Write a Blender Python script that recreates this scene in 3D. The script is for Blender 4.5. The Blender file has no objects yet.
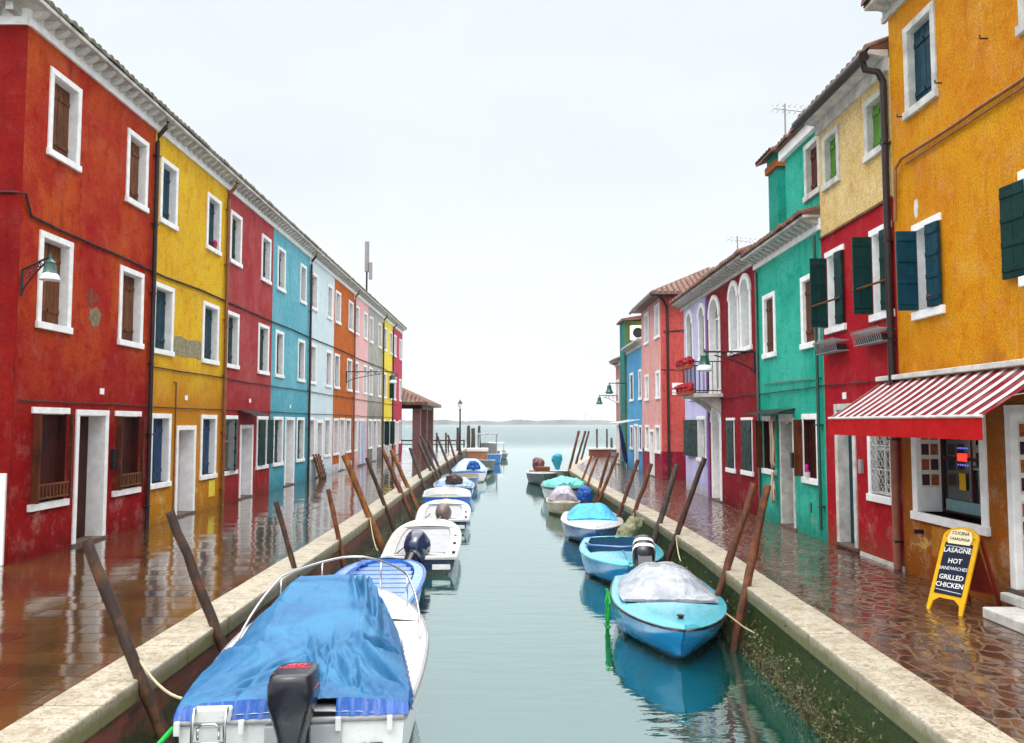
import bpy, bmesh, math, random
from mathutils import Vector, Matrix, noise
random.seed(7)
S = bpy.context.scene
COL = S.collection
PI = math.pi
R = math.radians

# ------------------------------------------------------------------ camera
cd = bpy.data.cameras.new('camera'); cam = bpy.data.objects.new('camera', cd); COL.objects.link(cam)
cd.sensor_width = 36.0; cd.lens = 800/1024*36.0
cd.clip_start = 0.05; cd.clip_end = 9000
cam.location = (0, 0, 2.1)
cam.rotation_euler = (R(90+3.68), 0, R(-0.143))
S.camera = cam
# ------------------------------------------------------------------ sky, sun, exposure
SUN_EL, SUN_ROT = R(58), R(195)
w = bpy.data.worlds.new('World'); S.world = w; w.use_nodes = True
nt = w.node_tree; N = nt.nodes; Lk = nt.links
for n in list(N): N.remove(n)
out = N.new('ShaderNodeOutputWorld'); bg = N.new('ShaderNodeBackground'); Lk.new(bg.outputs[0], out.inputs[0])
sky = N.new('ShaderNodeTexSky'); sky.sky_type = 'NISHITA'; sky.sun_disc = False
sky.sun_elevation = SUN_EL; sky.sun_rotation = SUN_ROT; sky.dust_density = 3
tc = N.new('ShaderNodeTexCoord'); sx = N.new('ShaderNodeSeparateXYZ'); Lk.new(tc.outputs['Generated'], sx.inputs[0])
rmp = N.new('ShaderNodeValToRGB'); cr = rmp.color_ramp           # overcast low down; sky above the view is brightened to light the facades
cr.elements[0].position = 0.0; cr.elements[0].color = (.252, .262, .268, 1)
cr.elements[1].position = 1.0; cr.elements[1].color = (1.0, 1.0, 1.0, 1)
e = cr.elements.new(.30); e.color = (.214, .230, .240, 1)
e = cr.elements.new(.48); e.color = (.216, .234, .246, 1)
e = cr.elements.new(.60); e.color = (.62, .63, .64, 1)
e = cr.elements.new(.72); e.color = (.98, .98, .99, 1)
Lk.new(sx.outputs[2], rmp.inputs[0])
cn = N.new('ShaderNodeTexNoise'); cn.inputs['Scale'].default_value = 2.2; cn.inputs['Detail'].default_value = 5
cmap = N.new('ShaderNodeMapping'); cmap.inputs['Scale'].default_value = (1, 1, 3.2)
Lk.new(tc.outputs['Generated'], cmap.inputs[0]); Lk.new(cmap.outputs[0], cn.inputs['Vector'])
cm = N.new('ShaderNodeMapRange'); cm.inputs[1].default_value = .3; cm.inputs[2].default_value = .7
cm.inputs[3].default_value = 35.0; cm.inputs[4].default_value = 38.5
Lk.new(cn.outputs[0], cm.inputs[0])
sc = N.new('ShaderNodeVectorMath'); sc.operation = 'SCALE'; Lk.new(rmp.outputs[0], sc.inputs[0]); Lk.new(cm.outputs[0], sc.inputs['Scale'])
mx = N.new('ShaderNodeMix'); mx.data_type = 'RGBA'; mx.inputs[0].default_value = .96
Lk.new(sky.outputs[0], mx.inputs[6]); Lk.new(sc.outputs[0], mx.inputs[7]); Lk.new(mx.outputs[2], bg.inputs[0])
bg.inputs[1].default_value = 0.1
sd = bpy.data.lights.new('sun', 'SUN'); sd.energy = 1.4; sd.angle = R(25); sd.color = (1, .96, .9)
so = bpy.data.objects.new('sun', sd); COL.objects.link(so)
so.rotation_euler = (R(90)-SUN_EL, 0, R(180)-SUN_ROT)
S.view_settings.view_transform = 'Standard'; S.view_settings.look = 'None'
S.view_settings.exposure = 0.2; S.view_settings.gamma = 1
S.view_settings.use_curve_mapping = False
S.render.engine = 'CYCLES'
S.cycles.volume_bounces = 0
S.cycles.max_bounces = 8

# ------------------------------------------------------------------ material helpers
def newmat(name):
    m = bpy.data.materials.new(name); m.use_nodes = True
    return m, m.node_tree.nodes, m.node_tree.links, m.node_tree.nodes['Principled BSDF']
def coords(N, L, scale=(1, 1, 1), kind='Object', rot=(0, 0, 0)):
    t = N.new('ShaderNodeTexCoord'); mp = N.new('ShaderNodeMapping')
    mp.inputs['Scale'].default_value = scale; mp.inputs['Rotation'].default_value = rot
    L.new(t.outputs[kind], mp.inputs[0]); return mp.outputs[0]
def nz(N, L, vec, scale, detail=4, rough=.6, dist=0):
    n = N.new('ShaderNodeTexNoise'); n.inputs['Scale'].default_value = scale; n.inputs['Detail'].default_value = detail
    n.inputs['Roughness'].default_value = rough; n.inputs['Distortion'].default_value = dist
    L.new(vec, n.inputs['Vector']); return n.outputs[0]
def mr(N, L, v, a, b, c=0., d=1.):
    n = N.new('ShaderNodeMapRange'); L.new(v, n.inputs[0])
    for i, q in zip((1, 2, 3, 4), (a, b, c, d)): n.inputs[i].default_value = q
    return n.outputs[0]
def mixc(N, L, f, a, b, mode='MIX'):
    n = N.new('ShaderNodeMix'); n.data_type = 'RGBA'; n.blend_type = mode
    if isinstance(f, (int, float)): n.inputs[0].default_value = f
    else: L.new(f, n.inputs[0])
    for i, q in ((6, a), (7, b)):
        if isinstance(q, (tuple, list)): n.inputs[i].default_value = (*q[:3], 1)
        else: L.new(q, n.inputs[i])
    return n.outputs[2]
def mth(N, L, op, a, b=0.):
    n = N.new('ShaderNodeMath'); n.operation = op
    for i, q in ((0, a), (1, b)):
        if isinstance(q, (int, float)): n.inputs[i].default_value = q
        else: L.new(q, n.inputs[i])
    return n.outputs[0]
def bump(N, L, h, B, strength=.3, dist=.02):
    b = N.new('ShaderNodeBump'); b.inputs['Strength'].default_value = strength; b.inputs['Distance'].default_value = dist
    L.new(h, b.inputs['Height']); L.new(b.outputs[0], B.inputs['Normal'])

def plaster(name, base, alt, dark, rough=.75, low=None, lowz=(2.2, 3.4), dado=None, dz=1.0, mott=1.0, peel=.5, under=(.42, .34, .25)):
    """old lime plaster: two tones in cloudy patches, rain streaks, grain; optional different paint lower down"""
    m, N, L, B = newmat(name)
    sd_ = random.Random(name); off = (sd_.uniform(0, 50), sd_.uniform(0, 50), sd_.uniform(0, 50))
    v0 = coords(N, L); va = N.new('ShaderNodeVectorMath'); va.operation = 'ADD'; va.inputs[1].default_value = off; L.new(v0, va.inputs[0]); v = va.outputs[0]
    big = nz(N, L, v, .9, 6, .65, .6); mid = nz(N, L, v, 4.5, 6, .7); fine = nz(N, L, v, 38, 3, .7)
    st = nz(N, L, coords(N, L, (5, 5, .45)), 1.3, 5, .65)
    c = mixc(N, L, mr(N, L, big, .36, .64, 0, .9*mott), base, alt)
    c = mixc(N, L, mr(N, L, mid, .48, .70, 0, .75*mott), c, dark)
    c = mixc(N, L, mr(N, L, st, .54, .70, 0, .45), c, dark)
    if low:
        t = N.new('ShaderNodeTexCoord'); s = N.new('ShaderNodeSeparateXYZ'); L.new(t.outputs['Object'], s.inputs[0])
        zz = mth(N, L, 'ADD', s.outputs[2], mth(N, L, 'MULTIPLY', big, 1.4))
        lowc = mixc(N, L, mr(N, L, mid, .4, .65, 0, .8), low, dark)
        c = mixc(N, L, mr(N, L, zz, lowz[0]+.7, lowz[1]+.7, 1, 0), c, lowc)
    if dado:
        t = N.new('ShaderNodeTexCoord'); s = N.new('ShaderNodeSeparateXYZ'); L.new(t.outputs['Object'], s.inputs[0])
        c = mixc(N, L, mr(N, L, s.outputs[2], dz-.01, dz+.01, 1, 0), c, mixc(N, L, mr(N, L, mid, .4, .7), dado, tuple(q*.6 for q in dado)))
    t = N.new('ShaderNodeTexCoord'); s = N.new('ShaderNodeSeparateXYZ'); L.new(t.outputs['Object'], s.inputs[0])
    # flaked spots with sharp edges, more of them low down where the damp rises, and bleached salt bloom
    pn = mth(N, L, 'ADD', nz(N, L, v, 2.6, 8, .72, .3), mr(N, L, s.outputs[2], 0, 1.6, .07, 0))
    c = mixc(N, L, mr(N, L, pn, .685-.02*peel, .70-.02*peel, 0, .75), c, tuple(.5*a_+.5*b_ for a_, b_ in zip(under, alt)))
    c = mixc(N, L, mth(N, L, 'MULTIPLY', mr(N, L, nz(N, L, v, 1.9, 6, .75), .52, .70, 0, .5*peel), mr(N, L, s.outputs[2], .2, 2.2, 1, .25)), c, tuple(.55*a_+.3 for a_ in alt))
    # damp line close to the ground
    dz_ = mth(N, L, 'SUBTRACT', s.outputs[2], mth(N, L, 'MULTIPLY', mid, .7))
    c = mixc(N, L, mr(N, L, dz_, -.4, .15, .55, 0), c, tuple(q*.45 for q in dark))
    f2 = mr(N, L, mth(N, L, 'ADD', mth(N, L, 'MULTIPLY', fine, .65), mth(N, L, 'MULTIPLY', mid, .35)), .34, .64, .52, 1.28)
    g = N.new('ShaderNodeVectorMath'); g.operation = 'SCALE'; L.new(c, g.inputs[0]); L.new(f2, g.inputs['Scale'])
    L.new(g.outputs[0], B.inputs['Base Color']); B.inputs['Specular IOR Level'].default_value = .08
    L.new(mr(N, L, mid, .3, .7, rough-.18, rough+.1), B.inputs['Roughness'])
    bump(N, L, mth(N, L, 'ADD', mth(N, L, 'MULTIPLY', fine, .35), mid), B, .45, .02)
    return m
def paint(name, c, rough=.5, var=.25, metal=0, scale=6, bmp=.15, coat=0):
    m, N, L, B = newmat(name)
    v = coords(N, L); a = nz(N, L, v, scale, 5, .65); f = nz(N, L, v, scale*9, 3, .6)
    cc = mixc(N, L, mr(N, L, a, .35, .7), c, tuple(q*(1-var) for q in c))
    cc = mixc(N, L, mr(N, L, f, .58, .75, 0, .5), cc, tuple(q*(1-var)*.75 for q in c))
    L.new(cc, B.inputs['Base Color']); B.inputs['Metallic'].default_value = metal
    L.new(mr(N, L, a, .3, .7, rough*.75, min(1, rough*1.25)), B.inputs['Roughness'])
    B.inputs['Coat Weight'].default_value = coat; B.inputs['Coat Roughness'].default_value = .08
    if rough > .38 and not metal: B.inputs['Specular IOR Level'].default_value = .13
    if bmp: bump(N, L, f, B, bmp, .005)
    return m
def wood(name, c, d, axis='z', rough=.55, sc=1.):
    m, N, L, B = newmat(name)
    s = {'z': (14, 14, 1.1), 'y': (14, 1.1, 14), 'x': (1.1, 14, 14)}[axis]
    v = coords(N, L, tuple(q*sc for q in s)); a = nz(N, L, v, 1.6, 6, .7); b = nz(N, L, coords(N, L), 2.2, 4, .6)
    cc = mixc(N, L, mr(N, L, a, .35, .65), c, d); cc = mixc(N, L, mr(N, L, b, .45, .7, 0, .7), cc, tuple(q*.55 for q in d))
    L.new(cc, B.inputs['Base Color']); B.inputs['Roughness'].default_value = rough; B.inputs['Specular IOR Level'].default_value = .18
    bump(N, L, a, B, .5, .01)
    return m
M = {}
M['white'] = paint('white_stone_trim', (.90, .90, .90), .6, .20, scale=5.5, bmp=.3)
M['old_white'] = paint('weathered_white_stone', (.66, .65, .61), .7, .45, scale=4, bmp=.3)
M['cornice'] = paint('weathered_cornice_stone', (.62, .61, .57), .75, .55, scale=3, bmp=.4)
M['brown_shutter'] = wood('brown_shutter_wood', (.15, .035, .010), (.05, .012, .005))
M['dark_step'] = paint('dark_worn_step', (.14, .10, .08), .5, .5)
M['warm_wood'] = wood('warm_brown_wood', (.22, .075, .022), (.08, .025, .010))
M['dark_wood'] = wood('dark_red_wood', (.075, .010, .005), (.018, .004, .003))
M['green_shutter'] = paint('dark_green_paint', (.004, .038, .034), .4, .5)
M['teal_shutter'] = paint('petrol_blue_paint', (.005, .048, .075), .4, .45)
M['blue_shutter'] = paint('navy_paint', (.01, .045, .12), .4, .3)
M['lgreen_shutter'] = paint('leaf_green_paint', (.10, .26, .03), .5, .4)
M['grey_shutter'] = paint('grey_brown_shutter_paint', (.36, .30, .29), .6, .3)
M['pale_door'] = paint('pale_grey_door_paint', (.6, .58, .6), .5, .2)
M['dark_glass'] = paint('dark_window_glass', (.02, .03, .035), .06, .3, bmp=0, coat=1)
M['grey_glass'] = paint('curtained_window_glass', (.22, .26, .27), .12, .4, bmp=0, coat=1)
M['iron'] = paint('black_iron', (.018, .018, .02), .45, .3, metal=.4)
M['green_iron'] = paint('green_cast_iron', (.006, .08, .055), .35, .3, coat=.4)
M['frosted'] = paint('frosted_lamp_glass', (.75, .8, .82), .15, .08, bmp=0, coat=1)
M['pipe'] = paint('dark_drainpipe', (.035, .02, .022), .35, .4, metal=.3)
M['copper_pipe'] = paint('rusty_drainpipe', (.30, .12, .03), .45, .45, metal=.3)
M['orange_pipe'] = paint('brick_red_drainpipe', (.32, .12, .08), .45, .3)
M['steel'] = paint('stainless_steel', (.62, .63, .64), .22, .15, metal=1, bmp=0)
M['cable'] = paint('grimy_cable', (.06, .03, .03), .6, .4)
M['rope'] = paint('pale_rope', (.5, .42, .28), .9, .3)
M['green_rope'] = paint('bright_green_rope', (.02, .38, .06), .7, .3)
M['terracotta'] = paint('terracotta_pot', (.4, .08, .04), .7, .3)
M['black_plastic'] = paint('black_plastic', (.006, .007, .014), .3, .3, bmp=0, coat=.25)
M['navy_plastic'] = paint('navy_cowling_plastic', (.012, .022, .07), .18, .3, bmp=0, coat=1)
M['grey_plastic'] = paint('grey_plastic', (.3, .3, .31), .35, .3, bmp=0)
M['red_mark'] = paint('red_print', (.75, .05, .08), .5, .1, bmp=0)
M['black_mark'] = paint('black_print', (.03, .03, .035), .5, .1, bmp=0)
M['chalk'] = paint('chalk_white', (.8, .8, .78), .9, .2)
M['slate'] = paint('chalkboard_slate', (.012, .018, .045), .5, .4)
M['yellow_paint'] = paint('yellow_frame_paint', (.70, .38, .008), .4, .2)
M['redwood'] = paint('red_stained_wood', (.28, .03, .015), .5, .3)
M['red_cloth'] = paint('red_awning_cloth', (.46, .003, .004), .75, .2)
M['leaf'] = paint('plant_leaf', (.06, .16, .03), .5, .4)
M['red_flower'] = paint('red_flower', (.4, .02, .03), .6, .4, scale=30)
M['magenta'] = paint('magenta_flower', (.6, .02, .3), .6, .3)

def tilemat():
    m, N, L, B = newmat('terracotta_roof_tiles')
    v = coords(N, L); a = nz(N, L, v, 5, 5, .7); b = nz(N, L, v, 1.3, 4, .6)
    c = mixc(N, L, mr(N, L, a, .35, .65), (.20, .07, .04), (.07, .035, .028))
    c = mixc(N, L, mr(N, L, b, .5, .68, 0, .7), c, (.16, .15, .09))
    L.new(c, B.inputs['Base Color']); B.inputs['Roughness'].default_value = .7; bump(N, L, a, B, .4, .02); return m
M['tile'] = tilemat()
M['grey_tile'] = paint('mossy_grey_roof_tile', (.20, .18, .14), .8, .6, scale=5, bmp=.5)

def stonecap():
    m, N, L, B = newmat('pale_quay_stone')
    v = coords(N, L); a = nz(N, L, v, 2.0, 6, .7); f = nz(N, L, v, 34, 4, .8); g = nz(N, L, v, 7, 6, .75)
    c = mixc(N, L, mr(N, L, a, .38, .66), (.47, .43, .345), (.27, .235, .17))
    c = mixc(N, L, mr(N, L, f, .53, .59, 0, .8), c, (.13, .09, .05))
    c = mixc(N, L, mr(N, L, g, .50, .62, 0, .8), c, (.21, .17, .10))
    t = N.new('ShaderNodeTexCoord'); s = N.new('ShaderNodeSeparateXYZ'); L.new(t.outputs['Object'], s.inputs[0])
    zz = mth(N, L, 'ADD', s.outputs[2], mth(N, L, 'MULTIPLY', a, .22))
    c = mixc(N, L, mr(N, L, zz, .03, .12, .9, 0), c, (.10, .095, .025))
    L.new(c, B.inputs['Base Color']); L.new(mr(N, L, a, .3, .7, .35, .7), B.inputs['Roughness'])
    bump(N, L, mth(N, L, 'ADD', f, g), B, .4, .012); return m
M['cap'] = stonecap()

def quaywall(name, brick, green):
    m, N, L, B = newmat(name)
    v = coords(N, L, (1, 1, 1), rot=(0, R(90), 0))
    t = N.new('ShaderNodeTexCoord'); s = N.new('ShaderNodeSeparateXYZ'); L.new(t.outputs['Object'], s.inputs[0])
    cb = N.new('ShaderNodeCombineXYZ'); L.new(s.outputs[1], cb.inputs[0]); L.new(s.outputs[2], cb.inputs[1])
    bk = N.new('ShaderNodeTexBrick'); L.new(cb.outputs[0], bk.inputs['Vector'])
    bk.inputs['Scale'].default_value = 1.0; bk.inputs['Brick Width'].default_value = .26; bk.inputs['Row Height'].default_value = .075
    bk.inputs['Mortar Size'].default_value = .008; bk.inputs['Color1'].default_value = (*brick, 1)
    bk.inputs['Color2'].default_value = (brick[0]*.45, brick[1]*.5, brick[2]*.6, 1); bk.inputs['Mortar'].default_value = (.10, .07, .055, 1)
    a = nz(N, L, t.outputs['Object'], 3, 6, .7); f = nz(N, L, t.outputs['Object'], 26, 4, .75)
    c = mixc(N, L, mr(N, L, a, .4, .7, 0, .7), bk.outputs[0], (.05, .035, .02))
    zz = mth(N, L, 'ADD', s.outputs[2], mth(N, L, 'MULTIPLY', mth(N, L, 'SUBTRACT', a, .5), 1.0))
    gcol = mixc(N, L, mr(N, L, f, .4, .65), green, (.016, .022, .008))
    c = mixc(N, L, mr(N, L, zz, -.50, -.34, 1, 0), c, gcol) if green[1] < .06 else mixc(N, L, mr(N, L, zz, -.17, -.05, 1, 0), c, gcol)
    c = mixc(N, L, mr(N, L, zz, -.72, -.60, 1, 0), c, mixc(N, L, mr(N, L, f, .45, .6), (.045, .032, .018), (.24, .19, .12)))
    L.new(c, B.inputs['Base Color']); B.inputs['Roughness'].default_value = .55; B.inputs['Specular IOR Level'].default_value = .25
    bump(N, L, mth(N, L, 'ADD', mth(N, L, 'MULTIPLY', bk.outputs['Fac'], -.6), f), B, .6, .02); return m
M['wall_left'] = quaywall('brick_quay_wall', (.26, .05, .025), (.05, .05, .02))
M['wall_right'] = quaywall('mossy_quay_wall', (.09, .045, .028), (.030, .060, .004))

def paving(name, right):
    m, N, L, B = newmat(name)
    t = N.new('ShaderNodeTexCoord'); P = t.outputs['Object']
    a = nz(N, L, P, .55, 5, .6, .4); b = nz(N, L, P, 6, 5, .7); f = nz(N, L, P, 45, 3, .7)
    if right:
        mp = N.new('ShaderNodeMapping'); mp.inputs['Scale'].default_value = (1.0, .8, 1); mp.inputs['Rotation'].default_value = (0, 0, .5)
        L.new(P, mp.inputs[0])
        wn = N.new('ShaderNodeTexNoise'); wn.inputs['Scale'].default_value = 2.5; L.new(mp.outputs[0], wn.inputs['Vector'])
        wv = N.new('ShaderNodeVectorMath'); wv.operation = 'SCALE'; wv.inputs['Scale'].default_value = .16; L.new(wn.outputs['Color'], wv.inputs[0])
        wa = N.new('ShaderNodeVectorMath'); wa.operation = 'ADD'; L.new(mp.outputs[0], wa.inputs[0]); L.new(wv.outputs[0], wa.inputs[1])
        v1 = N.new('ShaderNodeTexVoronoi'); v1.feature = 'DISTANCE_TO_EDGE'; v1.inputs['Scale'].default_value = 6.0; L.new(wa.outputs[0], v1.inputs['Vector'])
        v2 = N.new('ShaderNodeTexVoronoi'); v2.inputs['Scale'].default_value = 6.0; L.new(wa.outputs[0], v2.inputs['Vector'])
        sv = N.new('ShaderNodeSeparateColor'); L.new(v2.outputs['Color'], sv.inputs[0])
        c = mixc(N, L, sv.outputs[0], (.075, .026, .015), (.024, .011, .008))
        c = mixc(N, L, mr(N, L, sv.outputs[1], .55, .9), c, (.12, .06, .03))
        c = mixc(N, L, mr(N, L, b, .5, .75, 0, .6), c, (.03, .015, .01))
        edge = mr(N, L, v1.outputs[0], .03, .07, 1, 0)
        c = mixc(N, L, mth(N, L, 'MULTIPLY', edge, .7), c, (.13, .09, .055))
        h = mth(N, L, 'ADD', mr(N, L, v1.outputs[0], .0, .12, 0, 1.3), mth(N, L, 'MULTIPLY', b, .7))
        ro = mth(N, L, 'ADD', mr(N, L, b, .35, .7, .07, .26), mth(N, L, 'MULTIPLY', edge, .25))
        bs, bd = .35, .012
    else:
        sp = N.new('ShaderNodeSeparateXYZ'); L.new(P, sp.inputs[0]); cb = N.new('ShaderNodeCombineXYZ')
        L.new(sp.outputs[1], cb.inputs[1]); L.new(sp.outputs[0], cb.inputs[0])
        bk = N.new('ShaderNodeTexBrick'); L.new(cb.outputs[0], bk.inputs['Vector']); bk.inputs['Scale'].default_value = 1
        bk.inputs['Brick Width'].default_value = .80; bk.inputs['Row Height'].default_value = .34; bk.inputs['Mortar Size'].default_value = .016
        bk.inputs['Color1'].default_value = (.080, .040, .015, 1); bk.inputs['Color2'].default_value = (.026, .014, .008, 1); bk.inputs['Mortar'].default_value = (.015, .008, .006, 1)
        c = mixc(N, L, mr(N, L, a, .4, .62), bk.outputs[0], (.085, .045, .012))
        c = mixc(N, L, mr(N, L, b, .5, .75, 0, .6), c, (.05, .02, .012))
        h = mth(N, L, 'ADD', mth(N, L, 'MULTIPLY', bk.outputs['Fac'], -1.2), mth(N, L, 'ADD', mth(N, L, 'MULTIPLY', b, .5), mth(N, L, 'MULTIPLY', a, .5)))
        pud = mr(N, L, a, .46, .6)
        ro = mth(N, L, 'MULTIPLY', mr(N, L, b, .35, .7, .05, .20), mth(N, L, 'ADD', pud, .35))
        bs, bd = .16, .012
    L.new(c, B.inputs['Base Color']); L.new(ro, B.inputs['Roughness'])
    B.inputs['IOR'].default_value = 1.25; L.new(mr(N, L, edge if right else bk.outputs['Fac'], 0, 1, .85 if right else 1.0, .25), B.inputs['Coat Weight'])
    L.new(mr(N, L, a, .40, .56, .09, .015), B.inputs['Coat Roughness']); B.inputs['Coat IOR'].default_value = 1.5
    bump(N, L, h, B, bs, bd)
    if not right:
        b2 = N.new('ShaderNodeBump'); b2.inputs['Strength'].default_value = .22; b2.inputs['Distance'].default_value = .012; L.new(h, b2.inputs['Height'])
        rk = N.new('ShaderNodeTexBrick'); L.new(cb.outputs[0], rk.inputs['Vector']); rk.inputs['Scale'].default_value = 1
        for k_, q_ in (('Brick Width', .80), ('Row Height', .34), ('Mortar Size', 0), ('Bias', 0)): rk.inputs[k_].default_value = q_
        rk.inputs['Color1'].default_value = (0, 0, 0, 1); rk.inputs['Color2'].default_value = (1, 1, 1, 1)
        tv_ = N.new('ShaderNodeCombineXYZ'); L.new(mth(N, L, 'MULTIPLY', mth(N, L, 'SUBTRACT', rk.outputs[0], .5), .055), tv_.inputs[1])
        L.new(mth(N, L, 'MULTIPLY', mth(N, L, 'SUBTRACT', rk.outputs[0], .5), .03), tv_.inputs[0])
        ad = N.new('ShaderNodeVectorMath'); ad.operation = 'ADD'; L.new(b2.outputs[0], ad.inputs[0]); L.new(tv_.outputs[0], ad.inputs[1])
        nm_ = N.new('ShaderNodeVectorMath'); nm_.operation = 'NORMALIZE'; L.new(ad.outputs[0], nm_.inputs[0])
        L.new(nm_.outputs[0], B.inputs['Coat Normal'])
    else:
        b2 = N.new('ShaderNodeBump'); b2.inputs['Strength'].default_value = bs; b2.inputs['Distance'].default_value = bd; L.new(h, b2.inputs['Height'])
        sb_ = N.new('ShaderNodeVectorMath'); sb_.operation = 'SUBTRACT'; L.new(v2.outputs['Color'], sb_.inputs[0]); sb_.inputs[1].default_value = (.5, .5, .5)
        sl_ = N.new('ShaderNodeVectorMath'); sl_.operation = 'MULTIPLY'; L.new(sb_.outputs[0], sl_.inputs[0]); sl_.inputs[1].default_value = (.05, .05, 0)
        ad = N.new('ShaderNodeVectorMath'); ad.operation = 'ADD'; L.new(b2.outputs[0], ad.inputs[0]); L.new(sl_.outputs[0], ad.inputs[1])
        nm_ = N.new('ShaderNodeVectorMath'); nm_.operation = 'NORMALIZE'; L.new(ad.outputs[0], nm_.inputs[0])
        L.new(nm_.outputs[0], B.inputs['Coat Normal']); L.new(nm_.outputs[0], B.inputs['Normal'])
    return m
M['pave_left'] = paving('wet_slab_paving', False)
M['pave_right'] = paving('wet_crazy_paving', True)

def watermat():
    m, N, L, B = newmat('canal_water')
    t = N.new('ShaderNodeTexCoord'); P = t.outputs['Object']
    s = N.new('ShaderNodeSeparateXYZ'); L.new(P, s.inputs[0])
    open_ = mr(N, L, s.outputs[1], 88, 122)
    n1 = nz(N, L, coords(N, L, (.55, 2.4, 1)), 1.3, 3, .5); n2 = nz(N, L, coords(N, L, (1.6, 3.2, 1)), 3.2, 2, .5)
    n3 = nz(N, L, coords(N, L, (.30, .5, 1)), 1.1, 4, .7)
    h = mth(N, L, 'MULTIPLY', mth(N, L, 'ADD', mth(N, L, 'MULTIPLY', n1, 1.0), mth(N, L, 'MULTIPLY', n2, .30)), mr(N, L, s.outputs[1], 6, 45, 1, .12))
    h = mth(N, L, 'ADD', h, mth(N, L, 'MULTIPLY', mth(N, L, 'MULTIPLY', n3, open_), 22.))
    bp = N.new('ShaderNodeBump'); bp.inputs['Strength'].default_value = .16; bp.inputs['Distance'].default_value = .05; L.new(h, bp.inputs['Height'])
    df = N.new('ShaderNodeBsdfDiffuse'); gl = N.new('ShaderNodeBsdfGlossy')
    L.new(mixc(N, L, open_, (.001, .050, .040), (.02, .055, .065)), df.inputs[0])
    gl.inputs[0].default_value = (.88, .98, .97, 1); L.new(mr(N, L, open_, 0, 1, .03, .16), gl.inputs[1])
    L.new(bp.outputs[0], gl.inputs['Normal'])
    fr = N.new('ShaderNodeFresnel'); fr.inputs[0].default_value = 1.33; L.new(bp.outputs[0], fr.inputs['Normal'])
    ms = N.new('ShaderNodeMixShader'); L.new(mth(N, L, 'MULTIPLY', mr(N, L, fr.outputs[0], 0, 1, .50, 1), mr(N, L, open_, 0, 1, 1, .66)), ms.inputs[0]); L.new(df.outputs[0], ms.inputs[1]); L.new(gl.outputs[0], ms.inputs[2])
    L.new(ms.outputs[0], N['Material Output'].inputs[0]); return m
M['water'] = watermat()

# ------------------------------------------------------------------ mesh helpers
class Fac:
    """a facade frame: u runs along the wall, d outward, z up"""
    def __init__(s, o, u, n): s.o, s.u, s.n = o, u, n
    def P(s, u, d, z): return (s.o[0]+s.u[0]*u+s.n[0]*d, s.o[1]+s.u[1]*u+s.n[1]*d, z)
LF = Fac((-7.43, 0), (0, 1), (1, 0))
RF = Fac((5.6, 0), (0, 1), (-1, 0))
WORLD = Fac((0, 0), (1, 0), (0, 1))      # u = x, d = y

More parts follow.
